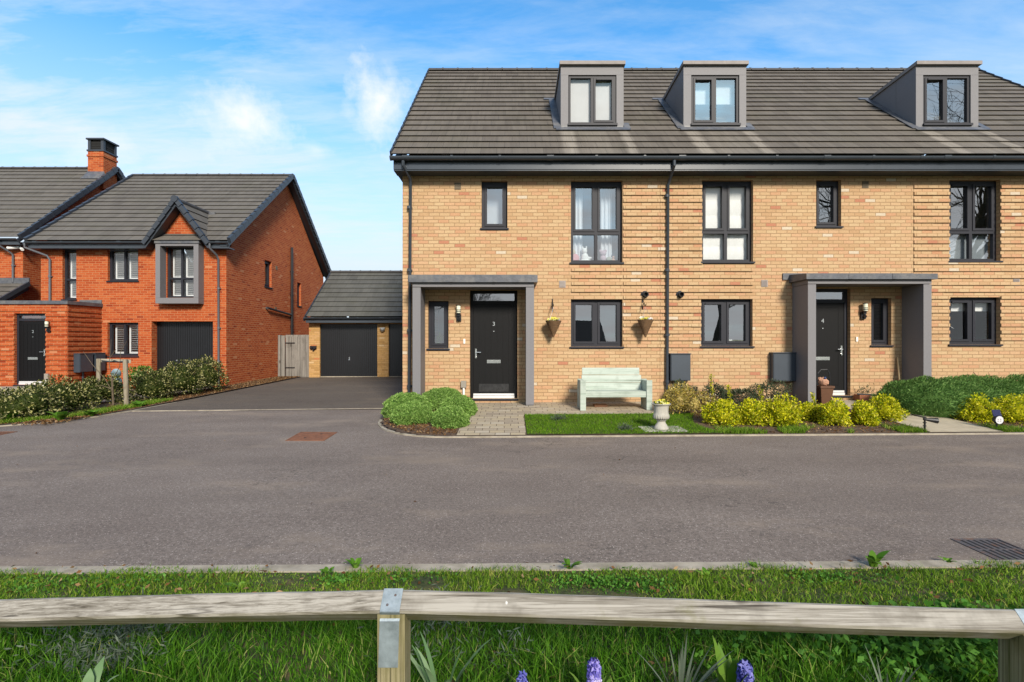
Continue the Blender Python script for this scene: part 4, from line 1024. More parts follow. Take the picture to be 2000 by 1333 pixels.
# ------------------------------------------------------------------ ground
def sheet(name, poly, zf, m, dz=0, sub=None, uv=True):
    g = G(); g.face([(x, y, zf(x, y)+dz) for x, y in poly]); return g.build(name, m)
def gridsheet(name, xs, ys, zf, m, dz=0, inside=None):
    g = G()
    for a, b in zip(xs, xs[1:]):
        for c, d in zip(ys, ys[1:]):
            if inside and not inside((a+b)/2, (c+d)/2): continue
            g.face([(a, c, zf(a, c)+dz), (b, c, zf(b, c)+dz), (b, d, zf(b, d)+dz), (a, d, zf(a, d)+dz)])
    return struct(g.build(name, m))
lin = lambda a, b, n: [a+(b-a)*i/n for i in range(n+1)]
def verge_z(x, y):
    t = sst((3.36-y)/.5)
    return gz(x)+.004+.03*t
gridsheet('ground', [-400, -120, -40, -22, 22, 40, 120, 400], [-300, -60, -10, 3, 30, 60, 140, 400], lambda x, y: gz(x)-.06, FARG)
KN = 3.42
gridsheet('road', [-60, -22, -16, 0, 16, 22, 60], [KN, 5, 7.9, 12, 16, 20, 24.5], lambda x, y: gz(x)+(.0 if y < 12 else -.004), ROADM)
dv = lambda x, y: drive(x, y)+.004
gridsheet('driveway', [-8.44, -6, -4, -2.5], [11.36, 13, 15, 18, 20.5], dv, DRIVEM)
# verge with the grass
gridsheet('verge', lin(-9, 9, 60), lin(-1.5, 3.33, 24), lambda x, y: verge_z(x, y)+(.012*math.sin(x*5+y*3)*math.sin(y*4-x) if y < 3.2 else 0), TURF)

KER = G()
def kerb_strip(pts, w, h, dz0=-.08):
    """edging laid along pts (x, y), top h above the road"""
    n = len(pts); L = []
    for i, p in enumerate(pts):
        a = Vector(pts[max(i-1, 0)]); b = Vector(pts[min(i+1, n-1)]); d = (b-a).normalized(); nn = Vector((-d.y, d.x))
        L.append((Vector(p)-nn*w/2, Vector(p)+nn*w/2))
    for i in range(n-1):
        (a, b), (c, d) = L[i], L[i+1]
        zt = lambda q: gz(q.x)+h
        q = [a, c, d, b]
        KER.hexa([(p.x, p.y, gz(p.x)+dz0) for p in q]+[(p.x, p.y, zt(p)) for p in q])
def edging(name, pts, w, h, m=KERB):
    global KER
    KER = G(); kerb_strip(pts, w, h); return struct(KER.build(name, m))
edging('kerb', [(x, KN-.045+.004*math.sin(x*3)) for x in lin(-20, 20, 44)], .10, .014)
arc = [(-2.62, 11.45), (-2.62, 10.6), (-2.5, 10.0)]+[(-1.0-1.5*math.cos(RAD(a)), 10.0-2.02*math.sin(RAD(a))) for a in range(8, 91, 9)]
arc = [(x, y) for x, y in arc]
KPTS = arc+[(x, 7.975) for x in lin(-.6, 16, 20)]
edging('kerb', KPTS, .055, .022)
edging('kerb', [(-8.4, 11.33), (-6.5, 11.38), (-4.6, 11.44), (-2.64, 11.5)], .05, .012)
LB = [(-13.5, 9.0), (-11.5, 9.02), (-10.2, 9.1), (-9.4, 9.3), (-8.85, 9.75), (-8.5, 10.5), (-8.42, 11.4), (-8.45, 14), (-8.47, 17), (-8.45, 20.6)]
edging('kerb', LB, .05, .02)
# garden bed soil
def in_garden(x, y):
    if y < 8.0 or y > FY or x > 16: return False
    if x < -1.0:
        dx, dy = (x+1.0)/1.48, (y-10.0)/2.0
        if y < 10: return dx*dx+dy*dy < .99
        return x > -2.52
    return True
gridsheet('garden_bed', lin(-2.8, 16, 190), lin(7.98, FY, 34), garden, SOIL, 0, in_garden)
g = G()
bl = [(-13.5, 9.05), (-10.2, 9.15), (-9.4, 9.36), (-8.9, 9.8), (-8.54, 10.5), (-8.46, 11.4), (-8.49, 20.7), (-9.43, 20.7), (-9.43, 16.9), (-9.6, 15.5), (-9.9, 13.5), (-10.8, 11.2), (-13.5, 10.2)]
g.face([(x, y, drive(x, y)+.03) for x, y in bl]); struct(g.build('garden_bed', SOIL))
# paths
pv = lambda x, y: garden(x, y)+.008
gridsheet('path', [-.87, -.5, -.1, .22], lin(8.005, FY-.002, 16), pv, PAVE)
gridsheet('path', lin(.2201, 3.3, 8), lin(9.58, FY-.002, 8), lambda x, y: pv(x, y)+.0005, PAVE)
gridsheet('path', [6.55, 6.9, 7.3, 7.7], [8.005, 8.6, 9.2, 9.8, 10.5, FY-.002], lambda x, y: garden(x, y)+.012, SLAB)
lawn_in = lambda x, y: .235 < x < 3.42+.25*math.sin(y*2)-.06*(y-8) and 8.01 < y < 9.57
gridsheet('lawn', lin(.235, 3.7, 60), lin(8.01, 9.57, 24), lambda x, y: garden(x, y)+.012, TURF, 0, lawn_in)

# grass -------------------------------------------------------------
def blades(name, P, H, W, m, lean=.5, label=None, rng=R):
    n = len(P); H = H*rng.uniform(.5, 1.25, n); W = W*rng.uniform(.7, 1.3, n)
    az = rng.uniform(0, 2*np.pi, n); fc = rng.uniform(0, 2*np.pi, n)
    d = np.stack([np.cos(az), np.sin(az), np.zeros(n)], 1); s = np.stack([np.cos(fc), np.sin(fc), np.zeros(n)], 1)
    l = (np.abs(rng.normal(size=n))*lean*H)[:, None]; up = np.array([0, 0, 1.0])
    p1 = P+up*(H*.5)[:, None]+d*l*.3; p2 = P+up*(H*.93)[:, None]+d*l
    w = W[:, None]/2
    V = np.stack([P-s*w, P+s*w, p1+s*w*.8, p1-s*w*.8, p2+s*w*.12, p2-s*w*.12], 1).reshape(-1, 3)
    b = np.arange(n)[:, None]*6
    F = np.concatenate([b+np.array([[0, 1, 2, 3]]), b+np.array([[3, 2, 4, 5]])], 0)
    o = npmesh(name, V, F, m)
    tag(o, label, 'grass', kind='stuff')
    return o
def zarr(f, x, y): return np.array([f(a, b) for a, b in zip(x, y)])
def vz(x, y): return .0065*x+.004+.03*np.clip((3.36-y)/.5, 0, 1)
n = 60000; x = np.concatenate([R.uniform(-4, 4, 46000), R.uniform(-9, 9, 14000)]); y = R.uniform(2.6, 3.40, n); P2 = np.stack([x, y], 1)
edge = 3.335+.06*vnoise(P2[:, :1], 2.3, 3)+.012*vnoise(P2[:, :1], 9, 4); bare = vnoise(P2, 1.6, 9)+vnoise(P2, 4.2, 5)*.5
k = (y < edge) & (bare < 1.2); P = np.stack([x, y, vz(x, y)], 1)[k]
blades('grass', P, np.clip(.03*(1+.45*vnoise(P[:, :2], 3, 8)), .012, .07), .0042, L_GRASS, .9, 'short yellowish mown grass between road kerb and timber rail')
n = 78000; x = np.concatenate([R.uniform(-3.4, 3.4, 52000), R.uniform(-8.5, 8.5, 26000)]); y = np.concatenate([R.uniform(1.35, 2.72, 52000), R.uniform(-.8, 2.72, 26000)]); P = np.stack([x, y, vz(x, y)], 1); P2 = P[:, :2]
hh = .085*(1+.35*vnoise(P2, 2.4, 21))+.02*np.maximum(0, vnoise(P2, 5, 22)); hh = np.clip(hh, .04, .2)*np.clip(1.1-(y-1.9)*.35, .7, 1.2)
blades('grass', P, hh, .0052, L_LONG, .8, 'long dark green grass below the timber rail')
n = 30000; x = R.uniform(.23, 3.65, n); y = R.uniform(7.99, 9.6, n); k = np.array([lawn_in(a, b-.01) for a, b in zip(x, y)]); x, y = x[k], y[k]
blades('grass', np.stack([x, y, zarr(garden, x, y)+.01], 1), .032, .006, L_LAWN, .8, 'neat bright green lawn in front of the mint bench')
n = 9000; x = R.uniform(3.3, 7.9, n); y = 8.0+np.abs(R.normal(size=n))*.22; b = vnoise(np.stack([x, y], 1), 2.5, 31); k = (b > -.25) & ~((x > 6.52) & (x < 7.68)) & (y < 8.9); x, y = x[k], y[k]
blades('grass', np.stack([x, y, zarr(garden, x, y)], 1), .07, .007, L_GRASS, .9, 'ragged grass along the kerb under the golden shrubs')
n = 4500; x = R.uniform(7.7, 10.5, n); y = 8.0+np.abs(R.normal(size=n))*.25; b = vnoise(np.stack([x, y], 1), 2.5, 32); k = (b > 0); x, y = x[k], y[k]
blades('grass', np.stack([x, y, zarr(garden, x, y)], 1), .06, .007, L_GRASS, .9, 'thin grass at the foot of the right hand shrubs by the kerb')
n = 5000; t = R.uniform(9.2, 13, n); x = np.interp(t, [9.2, 10.5, 13], [-9.6, -8.62, -8.58])-np.abs(R.normal(size=n))*.25; 
blades('grass', np.stack([x, t, zarr(drive, x, t)+.03], 1), .075, .009, L_GRASS, .9, 'grass and weeds edging the variegated hedge by the driveway')
# leaf litter and mulch chips
def litter(name, x, y, z, size, label, m=L_LITT):
    P = np.stack([x, y, z], 1); N = nrm(R.normal(size=P.shape)*np.array([1, 1, .25])); V, F = leaves_at(P, N, size, size*.5, .3, .2)
    o = npmesh(name, V, F, m); tag(o, label, 'leaf litter', kind='stuff'); return o
n = 5000; x = R.uniform(-2.6, -.9, n); y = R.uniform(8.05, 10.9, n); k = np.array([in_garden(a-.05, b-.05) for a, b in zip(x, y)]); x, y = x[k], y[k]
litter('mulch', x, y, zarr(garden, x, y)+.006, .045, 'brown bark mulch under the rounded green shrubs')
n = 6000; x = R.uniform(3.3, 11, n); y = R.uniform(8.03, 10.9, n); k = ~((x > 6.5) & (x < 7.75)); x, y = x[k], y[k]
litter('leaf_litter', x, y, zarr(garden, x, y)+.006, .05, 'brown leaf litter under the golden shrubs')
n = 7000; t = R.uniform(9.4, 20.6, n); x = -8.52-np.abs(R.uniform(0, 1, n))**1.3*.9; litter('leaf_litter', x, t, zarr(drive, x, t)+.035, .055, 'brown leaf litter strip along the red gable wall')

# ------------------------------------------------------------------ shrubs
def shrub(name, label, cat, c, r, n, L, W, m, lump=.16, lf=5, spread=.7, up=.0, group=None, shell=.5, seed=0, core=None, zmin=-.25, twigs=0):
    rg = np.random.default_rng(seed+100)
    P, N = bush_points(n, c, r, lump, lf, shell, seed, zmin=zmin, rng=rg)
    V, F = leaves_at(P, N, L, W, spread, .25, up, rg)
    root = thing(name, label, cat, (c[0], c[1], c[2]-r[2]*max(.0, -zmin)), group)
    npmesh('foliage', V, F, m, root)
    if core:
        D, Fq = [], []
        k, q = 8, 14
        for j in range(k+1):
            th = math.pi*j/k
            for i in range(q):
                a = 2*math.pi*i/q; D.append((math.sin(th)*math.cos(a), math.sin(th)*math.sin(a), -math.cos(th)))
        D = np.array(D); D[:, 2] = np.maximum(D[:, 2], zmin*1.0)
        kk = 1+lump*vnoise(D*np.array(r)+np.array(c), lf, seed)
        Vc = np.array(c)+D*np.array(r)*(kk*core)[:, None]
        for j in range(k):
            for i in range(q): a, b = j*q+i, j*q+(i+1) % q; Fq.append((a, b, b+q, a+q))
        npmesh('inner_growth', Vc, Fq, m, root)
    if twigs:
        g = G()
        for i in range(twigs):
            a = rg.uniform(0, 6.28); e = rg.uniform(.5, 1.0)
            b = Vector((c[0]+.1*math.cos(a)*r[0], c[1]+.1*math.sin(a)*r[1], c[2]-r[2]*.3)); d = Vector((math.cos(a)*r[0]*.8*e, math.sin(a)*r[1]*.8*e, r[2]*(.5+.7*rg.uniform())))
            g.tube([b, b+d*.5+Vector((0, 0, .03)), b+d], [.008, .006, .003], 5)
        g.build('stem', TWIG, root)
    return root

def gp(px, py, dy=0):   # ground point seen at a pixel, found on the garden slope
    Y = 9.0
    for _ in range(30):
        X = (px-1000)/1000*Y; Y = (1.5-garden(X, Y))*1000/(py-666.5)
    return X, Y

GB = 'clipped green shrub mounds beside the path'
for i, (px, yt, Y, rx_, rz_, lab) in enumerate([
        (795, 767, 10.0, .46, .44, 'rounded green shrub at the driveway side of the clump'),
        (864, 757, 10.5, .43, .42, 'rounded green shrub at the back of the clump against the porch'),
        (894, 772, 9.7, .35, .42, 'rounded green shrub nearest the front door path, behind another'),
        (806, 787, 9.15, .37, .34, 'rounded green shrub at the front beside bare mulch and the curved kerb'),
        (880, 794, 8.75, .31, .33, 'smallest rounded green shrub in front, next to the paved path')]):
    X = (px-1000)/1000*Y; zt = 1.5+(666.5-yt)*Y/1000; z0 = garden(X, Y)
    rz_ = (zt-z0)/1.32
    shrub('rounded_shrub', lab, 'shrub', (X, Y, z0+rz_*.3), (rx_*1.0, rx_*.9, rz_), 12000, .03, .018, L_HEBE, .085, 15, .6, .25, GB, .7, seed=i, core=.8, zmin=-.45)

GG = 'golden shrubs in a row along the road'
gold = [(1410, 780, 835, 38, 'golden leaved shrub nearest the stone urn'), (1470, 786, 835, 32, 'golden leaved shrub second from the urn'),
        (1528, 778, 838, 36, 'tall golden leaved shrub third from the urn below the grey meter box'), (1578, 786, 826, 26, 'small golden leaved shrub in front of the porch panel'),
        (1628, 784, 836, 35, 'golden leaved shrub in front of the brown caddy'), (1690, 794, 836, 26, 'low golden leaved shrub left of the slab path'),
        (1726, 778, 826, 34, 'golden leaved shrub hanging over the slab path edge'),
        (1842, 774, 816, 27, 'small golden leaved shrub at the left end of the juniper'), (1908, 780, 828, 36, 'golden leaved shrub left of the solar spike light'),
        (1978, 776, 830, 40, 'golden leaved shrub right of the solar spike light'), (2050, 774, 830, 40, 'golden leaved shrub cut by the right edge of the picture')]
for i, (px, yt, yb_, rp, lab) in enumerate(gold):
    X, Y = gp(px, yb_); Y += .25; X = (px-1000)/1000*Y; z0 = garden(X, Y); zt = 1.5+(666.5-yt)*Y/1000; r = rp*.93*Y/1000; rz_ = (zt-z0)/1.45
    shrub('golden_shrub', lab, 'shrub', (X, Y, z0+rz_*.5), (r, r*.9, rz_), 2800, .042, .026, L_GOLD, .27, 6+i % 3, .85, .35, GG, .3, seed=20+i, core=.5, zmin=-.6, twigs=14)
X, Y = gp(1340, 812); z0 = garden(X, Y)
shrub('pale_shrub', 'straw coloured variegated shrub beside the stone urn', 'shrub', (X, Y+.1, z0+.2), (.42, .36, .34), 1900, .05, .026, L_PALE, .25, 5, .8, .4, None, .4, seed=41, core=.5, zmin=-.5, twigs=8)
for i, (px, yt, Y, w, lab) in enumerate([(1325, 742, 10.75, .2, 'upright grey green shrub beside the downpipe'), (1345, 752, 10.7, .24, 'loose grey green shrub below the left meter box'), (1400, 748, 10.6, .3, 'grey green shrub with a tall yellow shoot'),
                               (1445, 756, 10.5, .34, 'low grey green shrub against the wall between the meter boxes'), (1502, 742, 10.5, .42, 'large grey green shrub below the right meter box')]):
    X = (px-1000)/1000*Y; z0 = garden(X, Y); zt = 1.5+(666.5-yt)*Y/1000; rz_ = (zt-z0)/1.7
    shrub('wall_shrub', lab, 'shrub', (X, Y, z0+rz_*.7), (w, .26, rz_), 1000 if w < .3 else 1700, .045, .02, L_GREY, .3, 5, .8, .3, 'grey green shrubs under the meter boxes', .2, seed=50+i, zmin=-.7, twigs=10)
for i, (px, yt, yb_, Y) in enumerate([(1391, 732, 790, 10.2), (1425, 752, 790, 10.2), (1487, 755, 800, 9.9), (1335, 762, 800, 9.9), (1590, 768, 800, 9.6)]):
    X = (px-1000)/1000*Y; z0 = 1.5+(666.5-yb_)*Y/1000; zt = 1.5+(666.5-yt)*Y/1000
    nn = 150; tt = R.uniform(0, 1, nn); P = np.stack([X+(tt-.5)*-.08+R.normal(size=nn)*.018, Y+R.normal(size=nn)*.018, z0+tt*(zt-z0)], 1)
    V, F = leaves_at(P, np.tile([0, 0, 1.0], (nn, 1)), .045, .02, .8, .2)
    rt = thing('golden_shoot', ['tallest yellow shoot rising in front of the brick wall', 'yellow shoot right of the tallest one', 'yellow shoot beside the large grey green shrub', 'yellow shoot above the straw coloured shrub', 'yellow shoot against the porch front panel'][i], 'plant', (X, Y, z0), 'yellow shoots in the bed')
    npmesh('foliage', V, F, L_GOLD, rt); g = G(); g.tube([(X+.03, Y, z0), (X-.03, Y, zt-.03)], .006, 5); g.build('stem', TWIG, rt)
# spreading juniper
for i, (c, r, lab) in enumerate([((8.05, 9.75, .22), (.95, .95, .52), 'spreading dark green juniper beside the slab path'), ((9.2, 10.1, .26), (1.0, .8, .48), 'spreading juniper behind the small golden shrub'), ((10.6, 10.2, .26), (1.1, .7, .5), 'spreading juniper at the right edge under the wall')]):
    c = (c[0], c[1], garden(c[0], c[1])+.1)
    rg = np.random.default_rng(70+i); P, N = bush_points(15000, c, r, .08, 6, .7, 60+i, zmin=-.15, rng=rg)
    V, F = leaves_at(P, nrm(N*np.array([1, 1, .6])+np.array([.35, -.5, .1])), .06, .016, .45, .2, .1, rg)
    rt = thing('juniper', lab, 'shrub', c, 'low junipers under the right hand wall'); npmesh('foliage', V, F, L_JUNI, rt)
    D = nrm(rg.normal(size=(4, 3))); g = G(); g.blob(c, (r[0]*.86, r[1]*.86, r[2]*.86), n=20, k=12); g.build('inner_growth', L_JUNI, rt, smooth=True)
for i, (px, yt, Y) in enumerate([(1893, 727, 10.9), (1975, 737, 10.9)]):
    X = (px-1000)/1000*Y; zt = 1.5+(666.5-yt)*Y/1000
    nn = 300; t_ = R.uniform(0, 1, nn); P = np.stack([X+(t_*.45 if i else (1-t_)*.35)*1.0, Y-.1+R.normal(size=nn)*.03, zt-(.28*(1-t_) if i else .28*(1-t_)**.6*1.2)-R.uniform(0, .09, nn)], 1)
    V, F = leaves_at(P, np.tile([0, 0, 1.0], (nn, 1)), .05, .024, .9, .2); rt = thing('wall_creeper', ['dark green branch rising beside the wall at the juniper', 'low arching branch against the wall at the right edge'][i], 'plant', (X, Y, .25)); npmesh('foliage', V, F, L_JUNI, rt)
    g = G(); g.tube([(X+.35*(1-i), Y-.1, zt-.4), (X+.1, Y-.1, zt-.12), (X+.42*i, Y-.1, zt)], .008, 5); g.build('stem', TWIG, rt)

# variegated hedge beside the drive: separate shrubs
for i, (X, Y, r, h, lab) in enumerate([
        (-9.75, 10.2, .58, .62, 'variegated shrub at the road end of the hedge'), (-9.85, 11.2, .55, .70, 'variegated shrub left of the left timber stake'),
        (-10.0, 12.5, .42, .66, 'variegated shrub growing round the left stake behind the sapling'), (-9.35, 13.3, .5, .80, 'variegated shrub just right of the tree stake'),
        (-9.25, 14.2, .58, .92, 'variegated shrub in front of the garage door'), (-9.12, 15.2, .5, .98, 'tallest variegated shrub at the house corner end')]):
    z0 = drive(X, Y)+.03
    shrub('variegated_shrub', lab, 'shrub', (X, Y, z0+h*.42), (r*1.1, r*1.15, h*.58), 3400, .058, .03, L_VARI, .2, 4, .8, .3, 'variegated shrubs beside the driveway', .45, seed=80+i, core=.62, zmin=-.7, twigs=6)
X, Y = -11.1, 15.3
shrub('green_bush', 'small bright green bush behind the tree stake', 'shrub', (X, Y, .4), (.42, .4, .36), 900, .06, .035, L_CLOV, .15, 5, .7, .3, None, .5, seed=95, core=.6, zmin=-.6)

# ------------------------------------------------------------------ objects
# bench
bn = thing('garden_bench', 'mint green painted timber bench against the brick wall', 'bench', (2.03, 10.17, .14))
y0, y1 = 9.94, 10.4; zb = .137+.01; xa, xb = 1.328, 2.724; aw = .108
for a in (xa, xb-aw):
    g = G(); g.box(a, a+aw, y0, y0+.045, zb, .737); g.box(a+.012, a+aw-.012, y0+.047, y1-.047, zb, .722); g.box(a, a+aw, y1-.045, y1, zb, .735); g.build('arm', MINT, bn)
g = G(); g.box(xa+aw+.003, xb-aw-.003, y0+.025, y0+.07, .405, .52); 
for i in range(2): g.box(xa+aw+.003, xb-aw-.003, y0+.075+i*.17, y0+.235+i*.17, .475, .52)
g.build('seat', MINT, bn)
g = G()
for i in range(3):
    z0_, z1_ = .52+i*.148, .52+(i+1)*.148-.008; f = lambda z: y1-.07+(z-.5)*.2
    ins = .0 if i == 0 else .02
    a, b = xa+.075+.012*i, xb-.075-.03*i
    if i == 0: a, b = xa+aw+.003, xb-aw-.003
    g.hexa([(a, f(z0_), z0_), (b, f(z0_), z0_), (b, f(z0_)+.04, z0_), (a, f(z0_)+.04, z0_), (a, f(z1_), z1_), (b, f(z1_), z1_), (b, f(z1_)+.04, z1_), (a, f(z1_)+.04, z1_)])
g.build('backrest', MINT, bn)
g = G(); g.box(1.66, 1.92, 10.3, 10.5, .172, .215); tag(g.build('timber_offcut', mat('brown_offcut', S(140, 96, 66, .6), .8, var=.2), None), 'small brown timber board lying under the bench', 'board')
# urn
ux, uy = 2.41, 8.27; uz = garden(ux, uy)+.028
un = thing('garden_urn', 'grey stone urn of yellow pansies standing on the lawn', 'urn', (ux, uy, uz))
g = G(); g.lathe([(.115, 0), (.118, .02), (.105, .035), (.085, .075), (.066, .1), (.064, .125), (.08, .14), (.078, .15)], (ux, uy, uz), 28); smooth_by_angle(g.build('pedestal', STONE, un), 50)
g = G(); prof = [(.05, .15), (.1, .16), (.122, .19), (.126, .225), (.116, .25), (.112, .27), (.114, .33), (.124, .385), (.15, .398), (.152, .41), (.135, .412), (.12, .395), (.1, .38)]
g.lathe(prof, (ux, uy, uz), 36); 
for k in range(20):
    a = 2*math.pi*k/20; g.blob((ux+.112*math.cos(a), uy+.112*math.sin(a), uz+.205), (.018, .018, .042), n=8, k=6)
smooth_by_angle(g.build('bowl', STONE, un), 50)
g = G(); g.lathe([(.118, .375), (.02, .385)], (ux, uy, uz), 24); g.build('compost', SOIL, un)
def flowers(name, label, c, r, n, size, m, seed, leafm=L_CLOV):
    rg = np.random.default_rng(seed); rt = thing(name, label, 'flowers', c)
    V, F = [], []; nf = n
    P = np.array(c)+nrm(rg.normal(size=(nf, 3)))*np.array(r)*rg.uniform(.3, 1, (nf, 1)); P[:, 2] = np.abs(P[:, 2]-c[2])+c[2]
    N = nrm(rg.normal(size=(nf, 3))*.5+np.array([0, -.8, .7]))
    k = 0
    for p, q in zip(P, N):
        t = nrm(np.cross(q, [[.3, .2, .9]]))[0]; b = np.cross(q, t)
        for j in range(5):
            a = 2*math.pi*j/5+.3; d = t*math.cos(a)+b*math.sin(a); e = np.cross(q, d)
            V += [p, p+d*size*.6+e*size*.38+q*.004, p+d*size, p+d*size*.6-e*size*.38+q*.004]; F.append((k, k+1, k+2, k+3)); k += 4
    # petals of one flower share their centre so they take one colour
    V = np.array(V); F2 = []; Vn = []
    for i in range(nf):
        b0 = i*20; Vn.append(V[b0]); base = len(Vn)-1
        for j in range(5):
            q = b0+4*j; s = len(Vn); Vn += [V[q+1], V[q+2], V[q+3]]; F2.append((base, s, s+1, s+2))
    npmesh('petals', np.array(Vn), F2, m, rt)
    n2 = 170; P = np.array(c)+nrm(rg.normal(size=(n2, 3)))*np.array(r)*rg.uniform(.2, 1, (n2, 1)); P[:, 2] = (P[:, 2]-c[2])*.6+c[2]
    V, F = leaves_at(P, nrm(P-np.array(c)+1e-4), .04, .024, .6, .2, .2, rg); npmesh('foliage', V, F, leafm, rt)
    return rt
flowers('pansies', 'yellow pansies growing in the stone urn', (ux, uy, uz+.40), (.12, .12, .075), 30, .034, L_YPAN, 3)
for i, (a, b) in enumerate(((2.1, 2.3), (2.52, 2.78))):
    g = G(); p = [(a, 8.12), (b, 8.12), (b-.0, 8.5), (a-.0, 8.5)]; p = [(x+(y-8.3)*-.1, y) for x, y in p]
    g.hexa([(x, y, garden(x, y)-.03) for x, y in p]+[(x, y, garden(x, y)+.024) for x, y in p]); tag(g.build('stone_slab', STONE), ['grey slab in the lawn left of the urn foot', 'grey slab in the lawn right of the urn foot'][i], 'slab', 'slabs under the urn')
g = G(); p = [(2.3, 8.12), (2.52, 8.12), (2.52, 8.5), (2.3, 8.5)]; g.hexa([(x, y, garden(x, y)-.03) for x, y in p]+[(x, y, garden(x, y)+.027) for x, y in p]); tag(g.build('stone_slab', STONE), 'grey slab directly under the urn foot', 'slab', 'slabs under the urn')

# hanging baskets
for i, (px, pt, pb, bxp, lab) in enumerate([(1081, 628, 659, 1079, 'cone shaped wicker hanging basket nearer the front door'), (1260.5, 626, 659.5, 1255, 'cone shaped wicker hanging basket nearer the downpipe')]):
    Y = 10.86; X = (px-1000)/1000*Y; zt = 1.5+(666.5-pt)*Y/1000; zb_ = 1.5+(666.5-pb)*Y/1000
    bk = thing('hanging_basket', lab, 'hanging basket', (X, Y, zb_), 'wicker hanging baskets on the wall')
    g = G(); h = zt-zb_; prof = []
    for j in range(15):
        f = j/14; rr = .012+.155*f; prof += [(rr, h*f), (rr+.006, h*(f+.035))]
    g.lathe(prof, (X, Y, zb_), 22); g.build('cone', WICK, bk)
    bz_ = 1.5+(666.5-598)*Y/1000; ch = G()
    for a in (2.2, 4.0, 5.8): ch.tube([(X+.15*math.cos(a), Y+.15*math.sin(a), zt), (X, Y, bz_-.03)], .0022, 5)
    ch.build('chain', CHROME, bk)
    fl = flowers('pansies', ['white and yellow pansies in the basket nearer the front door', 'pale yellow pansies in the basket nearer the downpipe'][i], (X, Y, zt+.0), (.15, .15, .08), 26, .042, L_PANS, 5+i)
    br = G(); bxx = fx(bxp); z2 = fz(584) if i == 0 else fz(582)
    br.bp(FP, bxx-.012, bxx+.012, z2-.28, z2, 0, .012); br.tube([FP(bxx, z2-.03, .01), (X, Y, bz_), (X, Y-.03, bz_+.03)], .007, 6); br.tube([FP(bxx, z2-.26, .012), FP(bxx, z2-.12, .07), (X*.6+bxx*.4, Y+.05, bz_-.01)], .006, 6)
    br.build('basket_bracket', BLACKP, hA)

# window-sill contents
def plush(name, label, parts, m, loc):
    o = thing(name, label, 'toy', loc)
    g = G()
    for (c, r) in parts: g.blob((loc[0]+c[0], loc[1]+c[1], loc[2]+c[2]), r)
    g.build('body', m, o, smooth=True); return o
sz_ = opA[1][2]+.045; ys = FY+.27
t1 = plush('plush_toy', 'slumped pink plush toy behind the upstairs window', [((0, 0, .09), (.1, .07, .1)), ((-.03, 0, .05), (.12, .08, .06))], PINK, (fx(1126), ys, sz_))
g = G(); g.blob((fx(1122), ys, sz_+.22), (.06, .055, .065)); g.build('head', mat('straw_plush', S(228, 206, 170, .7), .95), t1, smooth=True)
plush('plush_toy', 'white plush cat with pointed ears behind the upstairs window', [((0, 0, .09), (.085, .07, .12)), ((-.01, 0, .25), (.062, .055, .068)), ((-.05, 0, .32), (.018, .015, .035)), ((.03, 0, .325), (.018, .015, .035)), ((.09, -.02, .09), (.07, .03, .03)), ((0, -.02, .03), (.13, .07, .035))], WPLUSH, (fx(1146), ys, sz_))
plush('plush_toy', 'lilac plush toy sitting in the right pane of the upstairs window', [((0, 0, .08), (.07, .06, .08)), ((0, 0, .2), (.075, .06, .065)), ((-.06, 0, .25), (.03, .02, .035)), ((.06, 0, .25), (.03, .02, .035))], LILAC, (fx(1182), ys, sz_))
plush('plush_toy', 'small pale round plush toy low in the right pane', [((0, 0, .06), (.07, .05, .06))], mat('sage_plush', S(186, 190, 176, .7), .95), (fx(1194), ys, sz_))
d = plush('doll', 'small dark haired doll in the corner of the upstairs window', [((0, 0, .04), (.04, .04, .05)), ((0, 0, .115), (.032, .03, .036))], SKIN, (fx(1202.5), ys, sz_)); g = G(); g.blob((fx(1202.5), ys+.01, sz_+.135), (.045, .035, .04)); g.build('hair', HAIR, d, smooth=True)
sz_ = opB[1][2]+.045
g = G(); X = fx(1433); g.lathe([(.07, 0), (.078, .01), (.078, .1), (.06, .1)], (X, ys, sz_), 16); tag(g.build('flower_pot', CREAM, None), 'white pot holding a thin stemmed plant on the lower window sill of house 4', 'plant pot')
g = G(); 
for k in range(6): g.tube([(X, ys, sz_+.1), (X-.02+.01*k, ys, sz_+.3), (X-.09+.04*k, ys+.01, sz_+.42+.03*(k % 3))], .003, 5)
tag(g.build('sprig', TWIG), 'thin branching sprig standing in the white pot', 'plant')
g = G(); X = fx(1378); g.box(X-.035, X+.035, ys-.03, ys+.03, sz_, sz_+.09); g.tube([(X+.035, ys, sz_+.02), (X+.07, ys, sz_+.045), (X+.035, ys, sz_+.075)], .007, 6); tag(g.build('mug', CREAM), 'square white mug on the lower window sill of house 4', 'mug')
sz_ = opA[3][2]+.05
rt = thing('pot_plant', 'small green pot plant behind the narrow window by door 3', 'plant', (fx(858), ys, sz_)); g = G(); g.lathe([(.04, 0), (.05, .08), (.04, .08)], (fx(852), ys, sz_), 12); g.build('pot', mat('sage_pot', S(150, 170, 140, .6), .6), rt)
P = np.array([fx(858), ys, sz_+.16])+R.normal(size=(60, 3))*np.array([.04, .02, .05]); V, F = leaves_at(P, np.tile([0, 0, 1.0], (60, 1)), .06, .02, .6); npmesh('foliage', V, F, L_WEED, rt)
sz_ = opA[0][2]+.05; X = fx(965.5)
rt = thing('vase', 'small vase with a white spray in the upper narrow window', 'vase', (X, ys-.05, sz_)); g = G(); g.lathe([(.012, 0), (.02, .04), (.008, .07)], (X, ys-.05, sz_), 10); g.build('bottle', CREAM, rt)
g = G()
for k in range(5): g.tube([(X, ys-.05, sz_+.06), (X-.03+.015*k, ys-.05, sz_+.15)], .004, 5)
g.build('spray', WHITE, rt)
